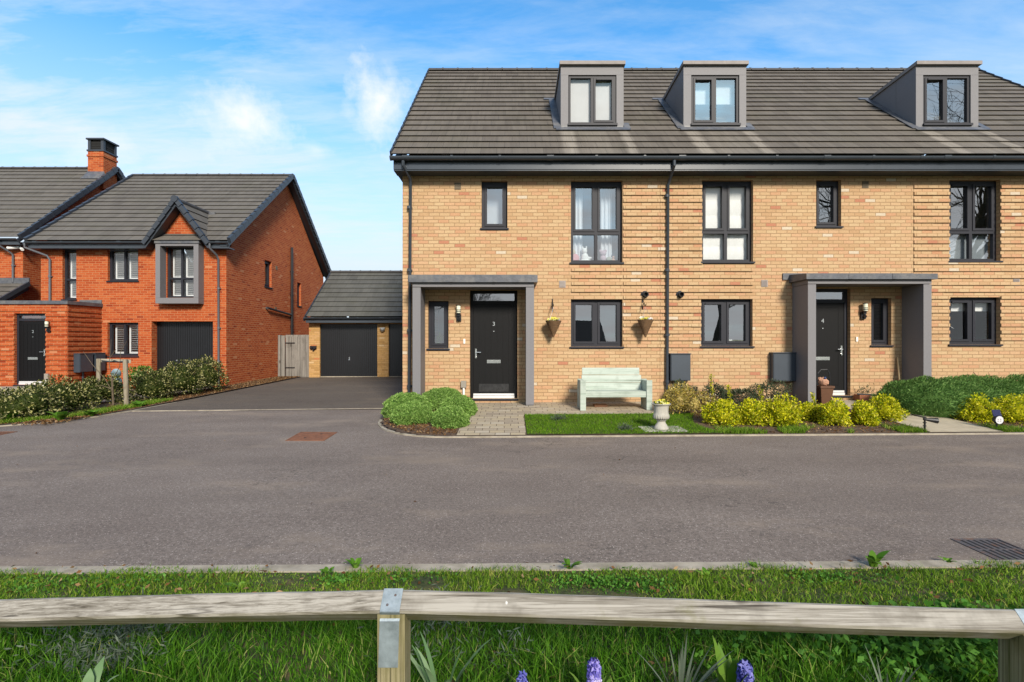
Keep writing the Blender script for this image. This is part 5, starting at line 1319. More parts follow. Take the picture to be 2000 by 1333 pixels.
sz_ = opC[1][2]+.05; X = fx(1884); g = G(); g.tube([(X, ys+.15, sz_), (X, ys+.15, sz_+.28), (X+.04, ys+.12, sz_+.34), (X+.08, ys+.1, sz_+.3)], .012, 8); tag(g.build('tap', CHROME), 'curved chrome kitchen tap seen through the far right lower window', 'tap')

# caddy, bag, broom handle, fallen plants by door 4
cx, cy = 6.33, 10.6; cz = garden(cx, cy)+.008
cd = thing('food_caddy', 'brown plastic food waste caddy by door 4', 'caddy', (cx+.12, cy, cz)); g = G()
g.hexa([(cx+.02, cy-.1, cz), (cx+.22, cy-.1, cz), (cx+.22, cy+.1, cz), (cx+.02, cy+.1, cz), (cx-.01, cy-.13, cz+.33), (cx+.25, cy-.13, cz+.33), (cx+.25, cy+.13, cz+.33), (cx-.01, cy+.13, cz+.33)]); g.box(cx-.025, cx+.265, cy-.145, cy+.145, cz+.33, cz+.37); g.build('tub', BROWNP, cd)
g = G(); g.tube([(cx-.02, cy, cz+.36), (cx+.0, cy, cz+.62), (cx+.07, cy, cz+.7), (cx+.19, cy, cz+.7), (cx+.24, cy, cz+.62), (cx+.26, cy, cz+.36)], .012, 8); g.build('handle', BLACKP, cd)
g = G(); g.blob((cx+.1, cy, cz+.45), (.1, .09, .09), n=10, k=7); g.blob((cx+.16, cy-.02, cz+.43), (.06, .06, .06), n=8, k=6); g.blob((cx+.05, cy, cz+.5), (.05, .05, .04), n=8, k=6); bg = g.build('rubbish_bag', PAPER); tag(bg, 'crumpled pinkish bag on top of the brown caddy', 'bag')
for v in bg.data.vertices: v.co += Vector((random.uniform(-.012, .012), random.uniform(-.012, .012), random.uniform(-.012, .012)))
g = G(); g.blob((cx+.11, cy-.07, cz+.53), (.025, .02, .025), n=8, k=6); tag(g.build('bottle_cap', BLUEP), 'blue cap lying on the crumpled bag', 'cap')
sp = thing('broom', 'pale wooden handled broom leaning in the corner of the deep porch', 'broom', (8.15, 11.0, garden(8.2, 11)))
z0 = garden(8.2, 11); g = G(); g.tube([(8.28, 10.9, z0+.1), (8.33, 11.06, fz(699))], .016, 8); g.build('handle', mat('pale_wood', S(214, 186, 140, .62), .7, var=.1), sp); g = G(); g.box(8.16, 8.36, 10.86, 10.93, z0+.04, z0+.16); g.build('head', FLAP, sp)
X = fx(1673); z = fz(768); tr = thing('planter_trough', 'low terracotta trough with a black rim beside door 4', 'planter', (X, 10.95, z-.1)); g = G(); g.box(X-.1, X+.13, 10.85, 11.05, garden(X, 11), z-.02); g.build('trough', mat('terracotta', S(190, 120, 84, .6), .8, var=.1), tr)
g = G(); g.tube([(X-.13, 10.88, z), (X+.2, 10.88, z-.02)], .02, 8); g.build('rim', BLACKP, tr); 
nn = 60; P = np.stack([X+R.uniform(-.1, .3, nn), 10.95+R.normal(size=nn)*.03, z+.02+np.abs(R.normal(size=nn))*.06], 1); V, F = leaves_at(P, np.tile([0, 0, 1.0], (nn, 1)), .06, .02, .8); npmesh('foliage', V, F, L_GREY, tr)

# solar lights
def spike(name, label, X, Y, face):
    z0 = garden(X, Y); t = thing(name, label, 'garden light', (X, Y, z0), 'solar spike lights'); g = G()
    return t, z0
t, z0 = spike('solar_spotlight', 'black solar spotlight on a spike at the slab path edge', 6.51, 8.07, 0)
X, Y = 6.505, 8.07; g = G(); g.tube([(X, Y, z0), (X, Y, z0+.2)], .014, 8); g.lathe([(.026, 0), (.026, .01)], (X, Y, z0+.09), 10); g.lathe([(.026, 0), (.026, .01)], (X, Y, z0+.14), 10); g.blob((X-.005, Y, z0+.2), .022); g.build('spike', BLACKP, t)
g = G(); g.bar((X-.17, Y, z0+.265), (X-.01, Y, z0+.225), .1, .018); g.build('solar_panel', BLACKP, t)
g = G(); ax = Vector((1, -.25, -.1)).normalized(); g.lathe([(.02, 0), (.045, .16), (.038, .16), (.02, .1)], (X+.015, Y, z0+.195), 14, axis=ax); g.build('lamp_head', BLACKP, t)
X = .9465*8.2; Y = 8.2; t, z0 = spike('solar_spike_light', 'black solar spike light with a white oval reflector by the golden shrub', X, Y, 0)
zc = 1.5+(666.5-820)*Y/1000
g = G(); g.tube([(X, Y, z0), (X, Y, zc)], .014, 8); g.lathe([(.07, 0), (.068, .03), (.05, .07)], (X+.003, Y-.035, zc), 18, axis=(0, 1, 0)); g.build('spike', BLACKP, t)
g = G(); g.lathe([(.062, 0), (.056, .012)], (X+.003, Y-.048, zc), 18, axis=(0, 1, 0)); o = g.build('reflector', LED, t)
for a in ((-.02, -.015), (.02, -.015), (-.02, .015), (.02, .015)):
    g = G(); g.blob((X+a[0], Y-.05, zc+a[1]), (.011, .005, .007), n=8, k=6); g.build('led', VENTG, o)
g = G(); g.bar((X-.005, Y-.02, zc+.055), (X-.005, Y+.015, zc+.155), .13, .012, up=(0, 1, 0)); g.build('solar_panel', SOLAR, t)

# small grey plants on the lawn
for i, (px, py, lab) in enumerate([(1091, 822, 'grey leaved tuft on the lawn near the path'), (1222, 842, 'small grey tuft on the lawn near the urn')]):
    X, Y = gp(px, py); z0 = garden(X, Y)
    nn = 260; P = np.array([X, Y, z0+.04])+R.normal(size=(nn, 3))*np.array([.06, .05, .03]); V, F = leaves_at(P, nrm(P-np.array([X, Y, z0-.02])), .05, .01, .5); rt = thing('grey_tuft', lab, 'plant', (X, Y, z0)); npmesh('foliage', V, F, L_SILV, rt)

# manhole cover, gullies
def flat_iron(name, label, cat, pts, zf, m, frame, slots=None, h=.006, fm=None):
    o = thing(name, label, cat, (sum(p[0] for p in pts)/4, sum(p[1] for p in pts)/4, zf(*pts[0])))
    A, B, C, D = [Vector(p) for p in pts]
    q = lambda s, t: A*(1-s)*(1-t)+B*s*(1-t)+C*s*t+D*(1-s)*t
    def pl(g, s0, s1, t0, t1, z0, z1):
        c = [q(s0, t0), q(s1, t0), q(s1, t1), q(s0, t1)]
        g.hexa([(p.x, p.y, zf(p.x, p.y)+z0) for p in c]+[(p.x, p.y, zf(p.x, p.y)+z1) for p in c])
    g = G(); f = frame
    pl(g, 0, 1, 0, f, -.02, h); pl(g, 0, 1, 1-f, 1, -.02, h); pl(g, 0, f, f, 1-f, -.02, h); pl(g, 1-f, 1, f, 1-f, -.02, h); g.build('frame', fm or RUST, o)
    g = G()
    if slots:
        pl(g, f+.004, 1-f-.004, f+.004, 1-f-.004, -.02, .0025); b = g.build('pit', DARK, o)
        g = G(); ns, nr = slots
        for k in range(nr):
            t0, t1 = f+.01+(1-2*f-.02)*k/nr, f+.01+(1-2*f-.02)*(k+1)/nr
            for i in range(ns):
                s0 = f+(1-2*f)*(i+.0)/ns; pl(g, s0+.005, s0+(1-2*f)/ns*.58, t0, t1-.03, .003, h-.001)
            pl(g, f, 1-f, t1-.03, t1, .003, h-.0005)
        g.build('grating', m, o)
    else:
        pl(g, f+.006, 1-f-.006, f+.006, 1-f-.006, -.02, h-.001); cvr = g.build('lid', m, o)
        for s, t_ in ((.35, .3), (.62, .72)):
            g = G(); pl(g, s, s+.06, t_, t_+.05, h-.001, h+.001); g.build('key_hole', DARK, cvr)
    return o
def rp(px, py):
    Y = 1.5*1000/(py-666.5)
    for _ in range(5): Y = (1.5-gz((px-1000)/1000*Y))*1000/(py-666.5)
    return ((px-1000)/1000*Y, Y)
rdz = lambda x, y: gz(x)
flat_iron('manhole_cover', 'square rusty manhole cover set in the road', 'manhole cover', [rp(557, 861.5), rp(633, 861.5), rp(659, 845), rp(587, 844.5)], rdz, RUST, .035)
flat_iron('gully_grate', 'iron gully grate by the grass verge kerb', 'drain grate', [(3.27, 3.44), (3.62, 3.44), (3.62, 3.82), (3.27, 3.82)], rdz, IRON, .035, (7, 2), fm=IRON)
a = rp(8, 846); flat_iron('gully_grate', 'rusty gully grate by the hedge end at the left edge', 'drain grate', [(a[0]-.45, 8.35), (a[0]+.15, 8.35), (a[0]+.12, 8.78), (a[0]-.45, 8.78)], rdz, RUST, .06, (9, 1))
# shallow drain stone at the hedge foot
g = G(); p = [rp(75, 834), rp(112, 827), rp(112, 822), rp(78, 828)]

# tree stake
st = thing('tree_stake', 'two round timber stakes with a cross rail holding a sapling', 'tree stake', (-9.5, 12.2, 0))
za = drive(-9.06, 12.0); pa, pb = (-9.03, 12.0), (-10.05, 12.45)
for (x, y), ln in ((pa, .035), (pb, .0)):
    g = G(); g.tube([(x, y, za-.1), (x-ln, y, 1.07)], [.052, .05], 12); smooth_by_angle(g.build('post', STAKEW, st))
g = G(); g.bar((pb[0]-.05, pb[1]+.06, 1.03), (pa[0]+.03, pa[1]+.07, 1.02), .03, .08); g.build('cross_rail', mat('pale_rail', S(206, 196, 172, .6), .85, var=.15, vscale=9), st)
g = G(); g.tube([(-9.95, 12.42, 1.02), (-9.6, 12.28, 1.0), (-9.5, 12.22, 1.03), (-9.35, 12.17, 1.0), (-9.1, 12.05, 1.02)], .018, 6); g.build('rubber_tie', BLACKP, st)
sp = thing('sapling', 'thin bare sapling tied between the timber stakes', 'tree', (-9.55, 12.2, za)); g = G()
g.tube([(-9.46, 12.15, za), (-9.48, 12.15, .35), (-9.5, 12.16, .62)], [.024, .02, .018], 7); g.build('trunk', TWIG, sp)
g = G()
for pts in ([(-9.5, 12.16, .6), (-9.6, 12.2, .95), (-9.58, 12.22, 1.3), (-9.55, 12.2, 1.55)], [(-9.5, 12.16, .55), (-9.3, 12.14, .9), (-9.25, 12.1, 1.25), (-9.1, 12.1, 1.5)], [(-9.48, 12.15, .3), (-9.7, 12.2, .6), (-10.05, 12.25, .95), (-10.3, 12.3, 1.25)], [(-9.48, 12.15, .35), (-9.75, 12.15, .45), (-9.9, 12.12, .42)], [(-9.58, 12.2, 1.1), (-9.4, 12.15, 1.3)]):
    g.tube(pts, [.009, .007, .006, .004][:len(pts)], 5)
g.build('crown', TWIG, sp)
g = G(); bx_, by_ = -10.05, 13.0; g.lathe([(.1, 0), (.14, .08), (.12, .22), (.05, .3), (.12, .32)], (bx_, by_, .3), 14); g.blob((bx_, by_, .68), (.11, .1, .12)); tag(smooth_by_angle(g.build('garden_ornament', BALL)), 'pale blue garden ornament half hidden behind the sapling', 'ornament')

# knee rail fence in the foreground
fn = thing('knee_rail_fence', 'weathered timber knee rail fence in the foreground grass', 'fence', (0, 1.88, 0))
pc = (-.236*1.85-.0, 1.88)
def rail(name, a, b, w, parent, m=RAILW):
    """square rail laid on its corner, lightly uneven and with worn arrises"""
    a, b = Vector(a), Vector(b); n = 46; d = (b-a).normalized(); rings = []; g = G()
    x = d.cross(Vector((0, 0, 1))).normalized(); y = x.cross(d)
    r = w/math.sqrt(2); prof = []
    for k in range(4):
        an = math.pi/2*k
        for e in (-.1, .1): prof.append((r*math.cos(an+e)*.965, r*math.sin(an+e)*.965))
    for i in range(n+1):
        f = i/n; p = a+(b-a)*f; s = 1+.008*math.sin(f*13+a.x*3)+.006*math.sin(f*41)
        off = Vector((0, 0, .0015*math.sin(f*7+a.x)))
        i0 = len(g.v)
        for (u, v) in prof: g.v.append(tuple(p+off+(x*u+y*v)*s))
        rings.append(i0)
    q = len(prof)
    for i in range(n):
        for k in range(q):
            A, B = rings[i]+k, rings[i]+(k+1) % q; g.f.append((A, B, B+q, A+q)); g.m.append(0); g.uv.append(None)
    g.f.append(tuple(rings[0]+k for k in reversed(range(q)))); g.m.append(0); g.uv.append(None); g.f.append(tuple(rings[-1]+k for k in range(q))); g.m.append(0); g.uv.append(None)
    return g.build(name, m, parent)
# rail centres from the front edge seen in the photograph
rw = .077; rr = rw/math.sqrt(2)
def railc(px, pf, Y):   # front arris at (px, pf) at distance Y-rr
    yf = Y-rr; return Vector(((px-1000)/1000*yf, Y, 1.5+(666.5-pf)*yf/1000))
p00 = railc(-1500, 1250, 2.12); p0 = railc(-290, 1219, 2.04); p1 = railc(757, 1195.5, 1.90); p2 = railc(2033, 1237, 1.89); p3 = railc(2700, 1262, 1.95)
gap = Vector((.006, 0, 0))
rail('rail', p00, p0-gap, rw, fn); rail('rail', p0+gap, p1-gap, rw, fn); rail('rail', p1+gap, p2-gap, rw, fn); rail('rail', p2+gap, p3, rw, fn)
for i, (p, wpx) in enumerate(((p1, 54), (p2, 60), (p0, 54), (p3, 60), (p00, 54))):
    g = G(); hw = .05; x = p.x+(.012 if i == 0 else -.005); yy = p.y
    top = p.z-.012; g.hexa([(x-hw, yy-hw, -.1), (x+hw, yy-hw, -.1), (x+hw, yy+hw, -.1), (x-hw, yy+hw, -.1), (x-hw, yy-hw, top-.0), (x+hw, yy-hw, top-.0), (x+hw, yy+hw, top-.0), (x-hw, yy+hw, top-.0)])
    po = g.build('post', POSTW, fn)
    s = G(); sw = .0355; e = .003; cen = Vector((x-.004, yy, p.z))
    pts = [(yy+.02, p.z+rr-.014+.0), (yy, p.z+rr+.003), (yy-rr-.003, p.z+.002), (yy-rr+.012, p.z-.02), (yy-hw-.004, p.z-.035), (yy-hw-.004, p.z-.2)]
    for (a, b) in zip(pts, pts[1:]):
        v0, v1 = Vector((0, *a)), Vector((0, *b)); nn = Vector((0, -(b[1]-a[1]), b[0]-a[0])).normalized()
        if nn.y > 0: nn = -nn
        tilt = lambda z: (z-p.z)*.03
        c = [Vector((cen.x-sw+tilt(a[1]), *a)), Vector((cen.x+sw+tilt(a[1]), *a)), Vector((cen.x+sw+tilt(b[1]), *b)), Vector((cen.x-sw+tilt(b[1]), *b))]
        s.hexa([tuple(q) for q in c[::-1]]+[tuple(q+nn*.0022) for q in c[::-1]])
    so = s.build('strap', GALV, po)
    for dx_, f in ((.012, .3), (-.012, .72)):
        t_ = G(); c0 = Vector((cen.x+dx_, yy-(rr+.003)*f, p.z+rr*(1-f)+.003)); t_.lathe([(.006, 0), (.004, .003)], c0, 10, axis=(0, -1, 1)); t_.build('nail', IRON, so)
# bird droppings / white flecks on the rails belong to the timber
# ------------------------------------------------------------------ foreground plants
def strap_plant(name, label, cat, X, Y, z0, n, hgt, w, m, spread=.5, seed=0, group=None, root=None, arch=.25):
    rg = np.random.default_rng(seed); rt = root or thing(name, label, cat, (X, Y, z0), group); g = G()
    for i in range(n):
        a = rg.uniform(0, 6.28); h = hgt*rg.uniform(.65, 1.1); sp = spread*rg.uniform(.2, 1)*h; d = Vector((math.cos(a), math.sin(a), 0)); b = Vector((X, Y, z0))+d*.015
        pts = []; ws = []
        for j in range(8):
            f = j/7; pts.append(b+d*sp*(f**1.6)+Vector((0, 0, h*(f-arch*f**3)))); ws.append(w*(.75+.5*math.sin(math.pi*min(1, f*.9+.1)))*(1 if j < 6 else (.62 if j == 6 else .12)))
        sd = d.cross(Vector((0, 0, 1))); sd = (sd+d*rg.uniform(-.4, .4)).normalized(); g.ribbon(pts, ws, sd)
    g.build('leaves', m, rt, smooth=True)
    return rt
def at(px, py, Y): return (px-1000)/1000*Y, Y, 1.5+(666.5-py)*Y/1000
def hyacinth(label, px, ptop, Y, r, h, m, seed, n=170):
    X, Y, zt = at(px, ptop, Y); rg = np.random.default_rng(seed); z0 = gz(X)+.03
    rt = thing('hyacinth', label, 'flower', (X, Y, z0), 'blue hyacinths in the foreground')
    V, F = [], []; k = 0
    for i in range(n):
        f = i/n; a = i*2.39996; z = zt-h*(1-f)*.98-.0; rad = r*.8*(.55+.45*math.sin(math.pi*min(1, .25+f*.75)))*rg.uniform(.8, 1.05)
        q = np.array([math.cos(a), math.sin(a), .25+.5*f]); q /= np.linalg.norm(q); p = np.array([X, Y, z])+np.array([math.cos(a), math.sin(a), 0])*rad
        t = np.cross(q, [.1, .2, .97]); t /= np.linalg.norm(t); b = np.cross(q, t); s = .021*rg.uniform(.7, 1.2); V.append(p-q*.008); c0 = k; k += 1
        for j in range(6):
            an = math.pi/3*j+rg.uniform(-.2, .2); d = t*math.cos(an)+b*math.sin(an); e = np.cross(q, d)
            V += [p+d*s*.55+e*s*.25, p+d*s*1.05-q*.005, p+d*s*.55-e*s*.25]; F.append((c0, k, k+1, k+2)); k += 3
    npmesh('flower_spike', np.array(V), F, m, rt)
    g = G(); g.tube([(X, Y, z0-.02), (X, Y, zt-h*.5), (X, Y, zt-.02)], [.008, .008, .005], 7); g.build('stem', L_HYAL, rt)
    return rt
h1 = hyacinth('lilac blue hyacinth spike with clean upright florets, middle of the three', 1160, 1288, 1.98, .034, .14, L_HYAF, 1, 64)
X, Y, z = at(1160, 1290, 1.98); strap_plant('', '', '', X, Y, .03, 6, .24, .026, L_HYAL, .5, 3, root=h1)
h2 = hyacinth('deep blue loose hyacinth spike beside broad pointed leaves', 1456, 1292, 1.98, .038, .12, L_HYAB, 2, 44)
X, Y, z = at(1425, 1290, 2.0); strap_plant('', '', '', X, Y, .03, 9, .30, .034, L_HYAL, .45, 8, root=h2, arch=.15)
h3 = hyacinth('small fading hyacinth just showing at the lower picture edge', 1019, 1317, 1.97, .024, .1, L_HYAB, 3, 40)
X, Y, z = at(862, 1330, 1.98); strap_plant('daffodil_clump', 'clump of pale strap leaves just right of the fence post', 'plant', X, Y, .03, 15, .33, .018, L_DAFF, .75, 5, 'strap leaved clumps in the grass', arch=.2)
X, Y, z = at(1330, 1330, 2.0); strap_plant('lavender_clump', 'spiky grey green clump between the two blue hyacinths', 'plant', X, Y, .03, 34, .26, .008, L_SILV, .8, 6, None, arch=.1)
X, Y, z = at(1735, 1330, 2.0); strap_plant('lavender_clump', 'thin grey green clump in front of the leafy patch', 'plant', X, Y, .03, 18, .23, .007, L_SILV, .7, 7, None, arch=.1)
X, Y, z = at(165, 1335, 1.98); strap_plant('broad_leaf_clump', 'pale broad leaved clump at the lower left edge', 'plant', X, Y, .03, 7, .23, .032, L_DAFF, .5, 9, None, arch=.25)
def rosette(name, label, px, py, size, m, n=9, seed=0, group='weeds along the grass verge', upright=.6):
    Y = 1.49*1000/(py-666.5); X = (px-1000)/1000*Y; z0 = gz(X)+.015
    return strap_plant(name, label, 'weed', X, Y, z0, n, size*upright, size*.2, m, 1.5, seed, group, arch=.35)
for i, (px, py, s, lab) in enumerate([(695, 1108, .11, 'bright leafy weed on the kerb left of the fence post'), (1112, 1112, .12, 'leafy weed growing over the kerb near the picture centre'), (1705, 1112, .16, 'large broad leaved weed on the kerb at the right'), (1380, 1130, .11, 'flat dock rosette in the verge grass'),
                                 (470, 1150, .14, 'dark leaved rosette in the grass above the left rail'), (1850, 1104, .08, 'small weed on the kerb beside the gully grate'), (60, 1150, .12, 'green rosette in the grass at the left edge'), (1475, 1112, .08, 'small tuft on the kerb above the right rail'), (640, 1118, .1, 'low leafy weed left of the kerb weed by the post')]):
    rosette('weed', lab, px, py, s, L_WEED, 9, 30+i, upright=.75 if i in (0, 1, 2) else .4)
# leafy patches (uncountable ground cover)
def cover(label, spots, m, L, W, dens=900, hh=.06, name='ground_cover', cat='ground cover', sp=.8):
    P = []
    for (px, py, rx_, ry_, k) in spots:
        Y = 1.47*1000/(py-666.5); X = (px-1000)/1000*Y; n = int(dens*k); q = R.normal(size=(n, 2)); P.append(np.stack([X+q[:, 0]*rx_, Y+q[:, 1]*ry_, .015+np.abs(R.normal(size=n))*hh+.02], 1))
    P = np.concatenate(P); P = P[P[:, 1] < 3.27]; P[:, 2] += .0065*P[:, 0]; V, F = leaves_at(P, np.tile([0, -.1, .35], (len(P), 1))+R.normal(size=P.shape)*.5, L, W, .6, .12)
    o = npmesh(name, V, F, m); tag(o, label, cat, kind='stuff')
cover('leafy green ground cover in the grass below the right rail', [(1560, 1290, .22, .1, .7), (1750, 1300, .2, .12, 1.6), (1850, 1290, .16, .12, 1.6), (1880, 1240, .14, .06, .6)], L_CLOV, .04, .026, 620, .07)
cover('low clover and cinquefoil patches in the mown verge', [(1150, 1140, .14, .06, 1), (1240, 1145, .16, .06, .8), (1620, 1135, .2, .05, .6), (60, 1140, .3, .1, .8), (300, 1130, .2, .08, .5), (800, 1130, .15, .06, .3), (30, 1270, .25, .12, .5), (660, 1130, .08, .05, .4)], L_CLOV, .022, .015, 420, .008)
cover('grey green feathery foliage creeping through the long grass', [(160, 1290, .16, .08, 1), (260, 1245, .1, .05, .9), (220, 1320, .12, .05, .7), (850, 1225, .08, .06, .9), (830, 1290, .1, .06, .3), (1000, 1300, .06, .05, .2)], L_SILV, .045, .007, 600, .07)
n = 700; x = R.uniform(-4, 4, n); y = R.uniform(1.9, 3.38, n); k = (y > 2.9) | (R.uniform(0, 1, n) > .7); x, y = x[k], y[k]
litter('leaf_litter', x, y, vz(x, y)+.03+R.uniform(0, .02, len(x)), .035, 'dead brown leaves and twigs scattered in the verge grass')
n = 60; x = R.uniform(-8, 8, n); y = R.uniform(3.6, 11, n); litter('leaf_litter', x, y, zarr(lambda a, b: gz(a), x, y)+.006, .03, 'specks of dead leaf scattered on the road')
# hedge foot weeds
for i, (px, py, s, lab) in enumerate([(115, 820, .42, 'bright leafy weed at the foot of the hedge'), (15, 820, .4, 'green weed patch at the left picture edge'), (175, 812, .3, 'leafy weed below the left timber stake'), (270, 795, .32, 'flat leafy weed right of the right timber stake')]):
    Y = 1.5*1000/(py-666.5); X = (px-1000)/1000*Y
    strap_plant('weed', lab, 'weed', X-.05, Y+.1, drive(X, Y)+.03, 14, s*.6, s*.22, L_WEED, 1.3, 60+i, 'weeds at the hedge foot', arch=.3)

# ------------------------------------------------------------------ behind the camera: what the panes mirror
def bare_tree(label, X, Y, H, seed, spread=.55):
    rg = random.Random(seed); rt = thing('bare_tree', label, 'tree', (X, Y, 0), 'bare winter trees mirrored in the panes'); tr = G(); cr = G()
    def grow(p, d, L, r, lev):
        n = 3 if lev > 1 else 4; pts = [p]; rs = [r]; q = p.copy(); dd = d.copy()
        for i in range(n):
            dd = (dd+Vector((rg.gauss(0, .16), rg.gauss(0, .16), rg.gauss(.04, .1)))).normalized(); q = q+dd*L/n; pts.append(q.copy()); rs.append(r*(1-.55*(i+1)/n))
        (tr if lev == 0 else cr).tube(pts, rs, 7 if lev < 2 else (5 if lev < 4 else 3), caps=False)
        if lev >= 5: return
        kids = (6, 5, 4, 4, 3)[lev]
        for k in range(kids):
            f = rg.uniform(.3, 1) if k else 1.0; j = min(n-1, int(f*n)); b = pts[j].lerp(pts[j+1], f*n-j if f < 1 else 1)
            a = rg.uniform(0, 6.28); ax = dd.orthogonal().normalized(); ax.rotate(Matrix.Rotation(a, 3, dd)); nd = (dd+ax*rg.uniform(.5, 1.1)*spread*1.6+Vector((0, 0, .12))).normalized()
            grow(b, nd, L*rg.uniform(.55, .78), max(.012, r*.5*rg.uniform(.7, 1)), lev+1)
    grow(Vector((X, Y, -.1)), Vector((0, 0, 1)), H*.34, H*.022, 0)
    tr.build('trunk', BARK, rt, uv=False); cr.build('crown', BARK, rt, uv=False)
bare_tree('tall bare tree mirrored in the right dormer', 27, -10, 24, 4)
bare_tree('bare tree mirrored in the lower window of house 4', 13.5, -12, 13, 9)
bare_tree('bare tree mirrored in the upper window of the end house', 31, -20, 21, 5)
bare_tree('bare tree mirrored in the pane over door 3', -2.2, -15, 10, 12)
fh = thing('mirrored_house', 'dark gabled house mirrored in the lower window of house 3', 'house', (5.5, -24, 0))
DZ = 1.35; g = G(); g.box(2.5, 8.6, -31, -24, -1.5, 2.7-DZ); g.face([(2.5, -24, 2.7-DZ), (2.5, -31, 2.7-DZ), (2.5, -27.5, 5.0-DZ)]); g.face([(8.6, -31, 2.7-DZ), (8.6, -24, 2.7-DZ), (8.6, -27.5, 5.0-DZ)]); g.build('wall', FARB, fh)
g = G(); g.hexa([(2.2, -23.6, 2.55), (2.2, -27.5, 5.05), (8.9, -27.5, 5.05), (8.9, -23.6, 2.55), (2.2, -23.6, 2.65), (2.2, -27.5, 5.15), (8.9, -27.5, 5.15), (8.9, -23.6, 2.65)][:4][::-1]+[(2.2, -23.6, 2.65), (2.2, -27.5, 5.15), (8.9, -27.5, 5.15), (8.9, -23.6, 2.65)][::-1]); g.hexa([(2.2, -31.4, 2.55), (2.2, -27.5, 5.05), (8.9, -27.5, 5.05), (8.9, -31.4, 2.55), (2.2, -31.4, 2.65), (2.2, -27.5, 5.15), (8.9, -27.5, 5.15), (8.9, -31.4, 2.65)]); ro = g.build('roof', SLATE, fh); ro.location.z -= DZ

# ------------------------------------------------------------------ sky, sun, camera
SUN_EL, SUN_AZ = 31, 18       # sun behind the camera, a little to the right
W = bpy.data.worlds.new('World'); sc.world = W; W.use_nodes = True
t = NT(W.node_tree); W.node_tree.nodes.clear()
sky = t.n('ShaderNodeTexSky', sky_type='NISHITA'); sky.sun_disc = False; sky.sun_elevation = RAD(SUN_EL); sky.sun_rotation = RAD(180-SUN_AZ)
sky.air_density = 1.0; sky.dust_density = .6; sky.ozone_density = 2.0; sky.altitude = 100
d = t.n('ShaderNodeTexCoord').outputs['Generated']
sp = t.n('ShaderNodeSeparateXYZ'); t.put(sp.inputs[0], d)
den = t.m('MAXIMUM', t.m('ADD', sp.outputs[2], .12), .05)
cv = t.n('ShaderNodeCombineXYZ'); t.put(cv.inputs[0], t.m('DIVIDE', sp.outputs[0], den)); t.put(cv.inputs[1], t.m('DIVIDE', sp.outputs[1], den))
rot = t.n('ShaderNodeMapping'); rot.inputs['Rotation'].default_value = (0, 0, RAD(-12)); rot.inputs['Scale'].default_value = (.55, 1.9, 1); t.put(rot.inputs['Vector'], cv.outputs[0])
wisp = t.noise(rot.outputs[0], 2.1, 9, .62, .5)
rot2 = t.n('ShaderNodeMapping'); rot2.inputs['Rotation'].default_value = (0, 0, RAD(20)); rot2.inputs['Scale'].default_value = (.9, 2.6, 1); t.put(rot2.inputs['Vector'], cv.outputs[0])
wisp2 = t.noise(rot2.outputs[0], 5.0, 7, .66, .3)
veil = t.noise(cv.outputs[0], .45, 4, .5)
ci = t.m('MULTIPLY', t.rng(t.m('ADD', t.m('MULTIPLY', wisp, .7), t.m('MULTIPLY', wisp2, .3)), .42, .60), t.rng(veil, .36, .56, .3, 1))
leftw = t.m('MULTIPLY', t.rng(sp.outputs[0], .25, -.4, .6, 1), t.rng(sp.outputs[2], .62, .34, .45, 1))
ci = t.m('MULTIPLY', t.m('MULTIPLY', ci, leftw), .85)
hz = t.rng(sp.outputs[2], .14, .46, .95, 0)
nsk = t.n('ShaderNodeTexNoise', {'Scale': 13.0, 'Detail': 9, 'Roughness': .62}); t.put(nsk.inputs['Vector'], d)
def puff(dirv, sx, sz, amt):
    v = Vector(dirv).normalized(); df = t.vm('SUBTRACT', d, tuple(v)); m_ = t.vm('MULTIPLY', df.outputs[0], (1/sx, 1/sx, 1/sz)); ln = t.vm('LENGTH', m_.outputs[0]).outputs['Value']
    f = t.m('ADD', t.m('SUBTRACT', 1, ln), t.m('MULTIPLY', t.m('SUBTRACT', nsk.outputs[0], .5), 3.0))
    return t.m('MULTIPLY', t.rng(f, -.1, 1.1), amt)
cum = None
for pf in (((-.525, 1, .425), .075, .05, .9), ((-.255, 1, .46), .055, .075, 1.0), ((-.24, 1, .53), .02, .03, .45), ((-.80, 1, .36), .05, .04, .5), ((-.385, 1, .375), .03, .012, .4), ((-.32, 1, .45), .02, .02, .5)):
    p_ = puff(*pf); cum = p_ if cum is None else t.m('MAXIMUM', cum, p_)
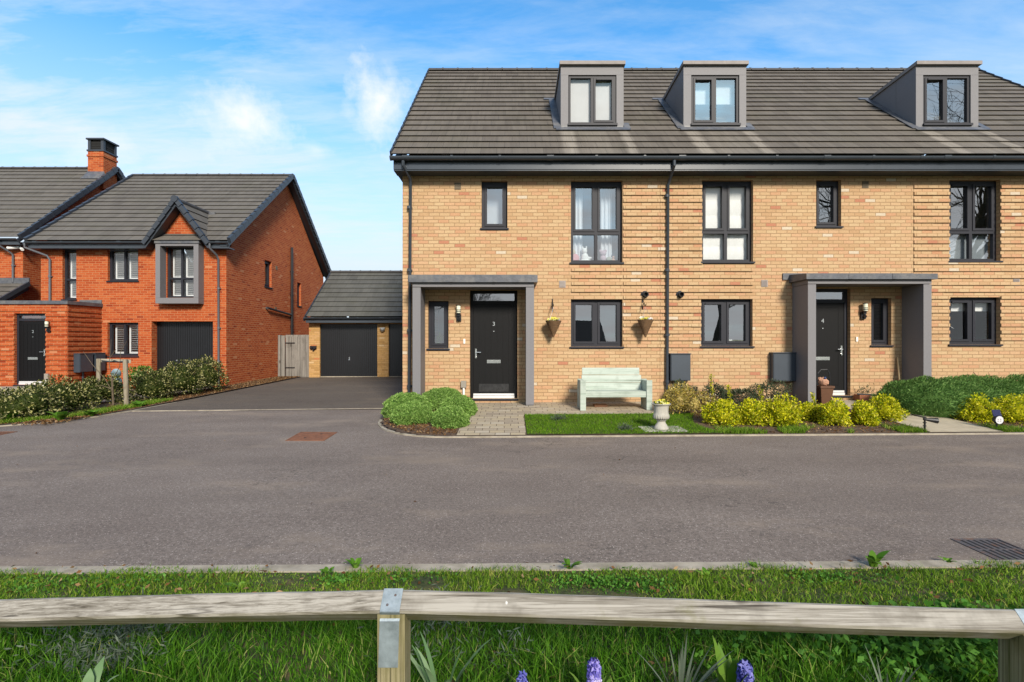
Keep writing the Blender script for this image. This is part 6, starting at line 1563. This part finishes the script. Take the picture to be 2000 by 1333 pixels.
hs = t.n('ShaderNodeHueSaturation', {'Hue': .497, 'Saturation': 1.0, 'Value': 1.0, 'Fac': 1.0}); t.put(hs.inputs['Color'], sky.outputs[0])
blue = t.mix(1.0, hs.outputs[0], (.36, .76, .95, 1), 'MULTIPLY'); base = t.mix(hz, blue, (2.5, 2.82, 3.12, 1))
c = t.mix(ci, base, (2.7, 2.98, 3.2, 1)); bk = t.m('MULTIPLY', t.rng(sp.outputs[1], .05, -.45, 0, 1), t.rng(t.noise(cv.outputs[0], 1.1, 7, .6), .34, .56, .35, .95)); c = t.mix(bk, c, (2.5, 2.6, 2.75, 1)); c = t.mix(cum, c, (3.3, 3.36, 3.42, 1))
bg = t.n('ShaderNodeBackground', {'Strength': .15}); t.put(bg.inputs[0], c)
out = t.n('ShaderNodeOutputWorld'); W.node_tree.links.new(bg.outputs[0], out.inputs[0])

L = bpy.data.lights.new('sun', 'SUN'); L.energy = 2.9; L.angle = RAD(12); L.color = (1, .91, .78)
so = bpy.data.objects.new('sun', L); COL.objects.link(so)
dirv = -Vector((math.sin(RAD(SUN_AZ))*math.cos(RAD(SUN_EL)), -math.cos(RAD(SUN_AZ))*math.cos(RAD(SUN_EL)), math.sin(RAD(SUN_EL))))
so.rotation_euler = dirv.to_track_quat('-Z', 'Y').to_euler(); so.location = (6, -20, 30)

cam = bpy.data.cameras.new('camera'); co = bpy.data.objects.new('camera', cam); COL.objects.link(co)
co.location = (0, 0, 1.5); co.rotation_euler = (RAD(90), 0, 0); cam.lens = 18; cam.sensor_width = 36; cam.clip_start = .05; cam.clip_end = 2000
sc.camera = co
sc.view_settings.view_transform = 'Standard'; sc.view_settings.look = 'None'; sc.view_settings.exposure = 1.07; sc.view_settings.gamma = 1
sc.render.resolution_x = 1024; sc.render.resolution_y = 682
try:
    sc.cycles.use_denoising = True; sc.cycles.max_bounces = 8; sc.cycles.transparent_max_bounces = 12; sc.cycles.caustics_reflective = False; sc.cycles.caustics_refractive = False
except Exception: pass
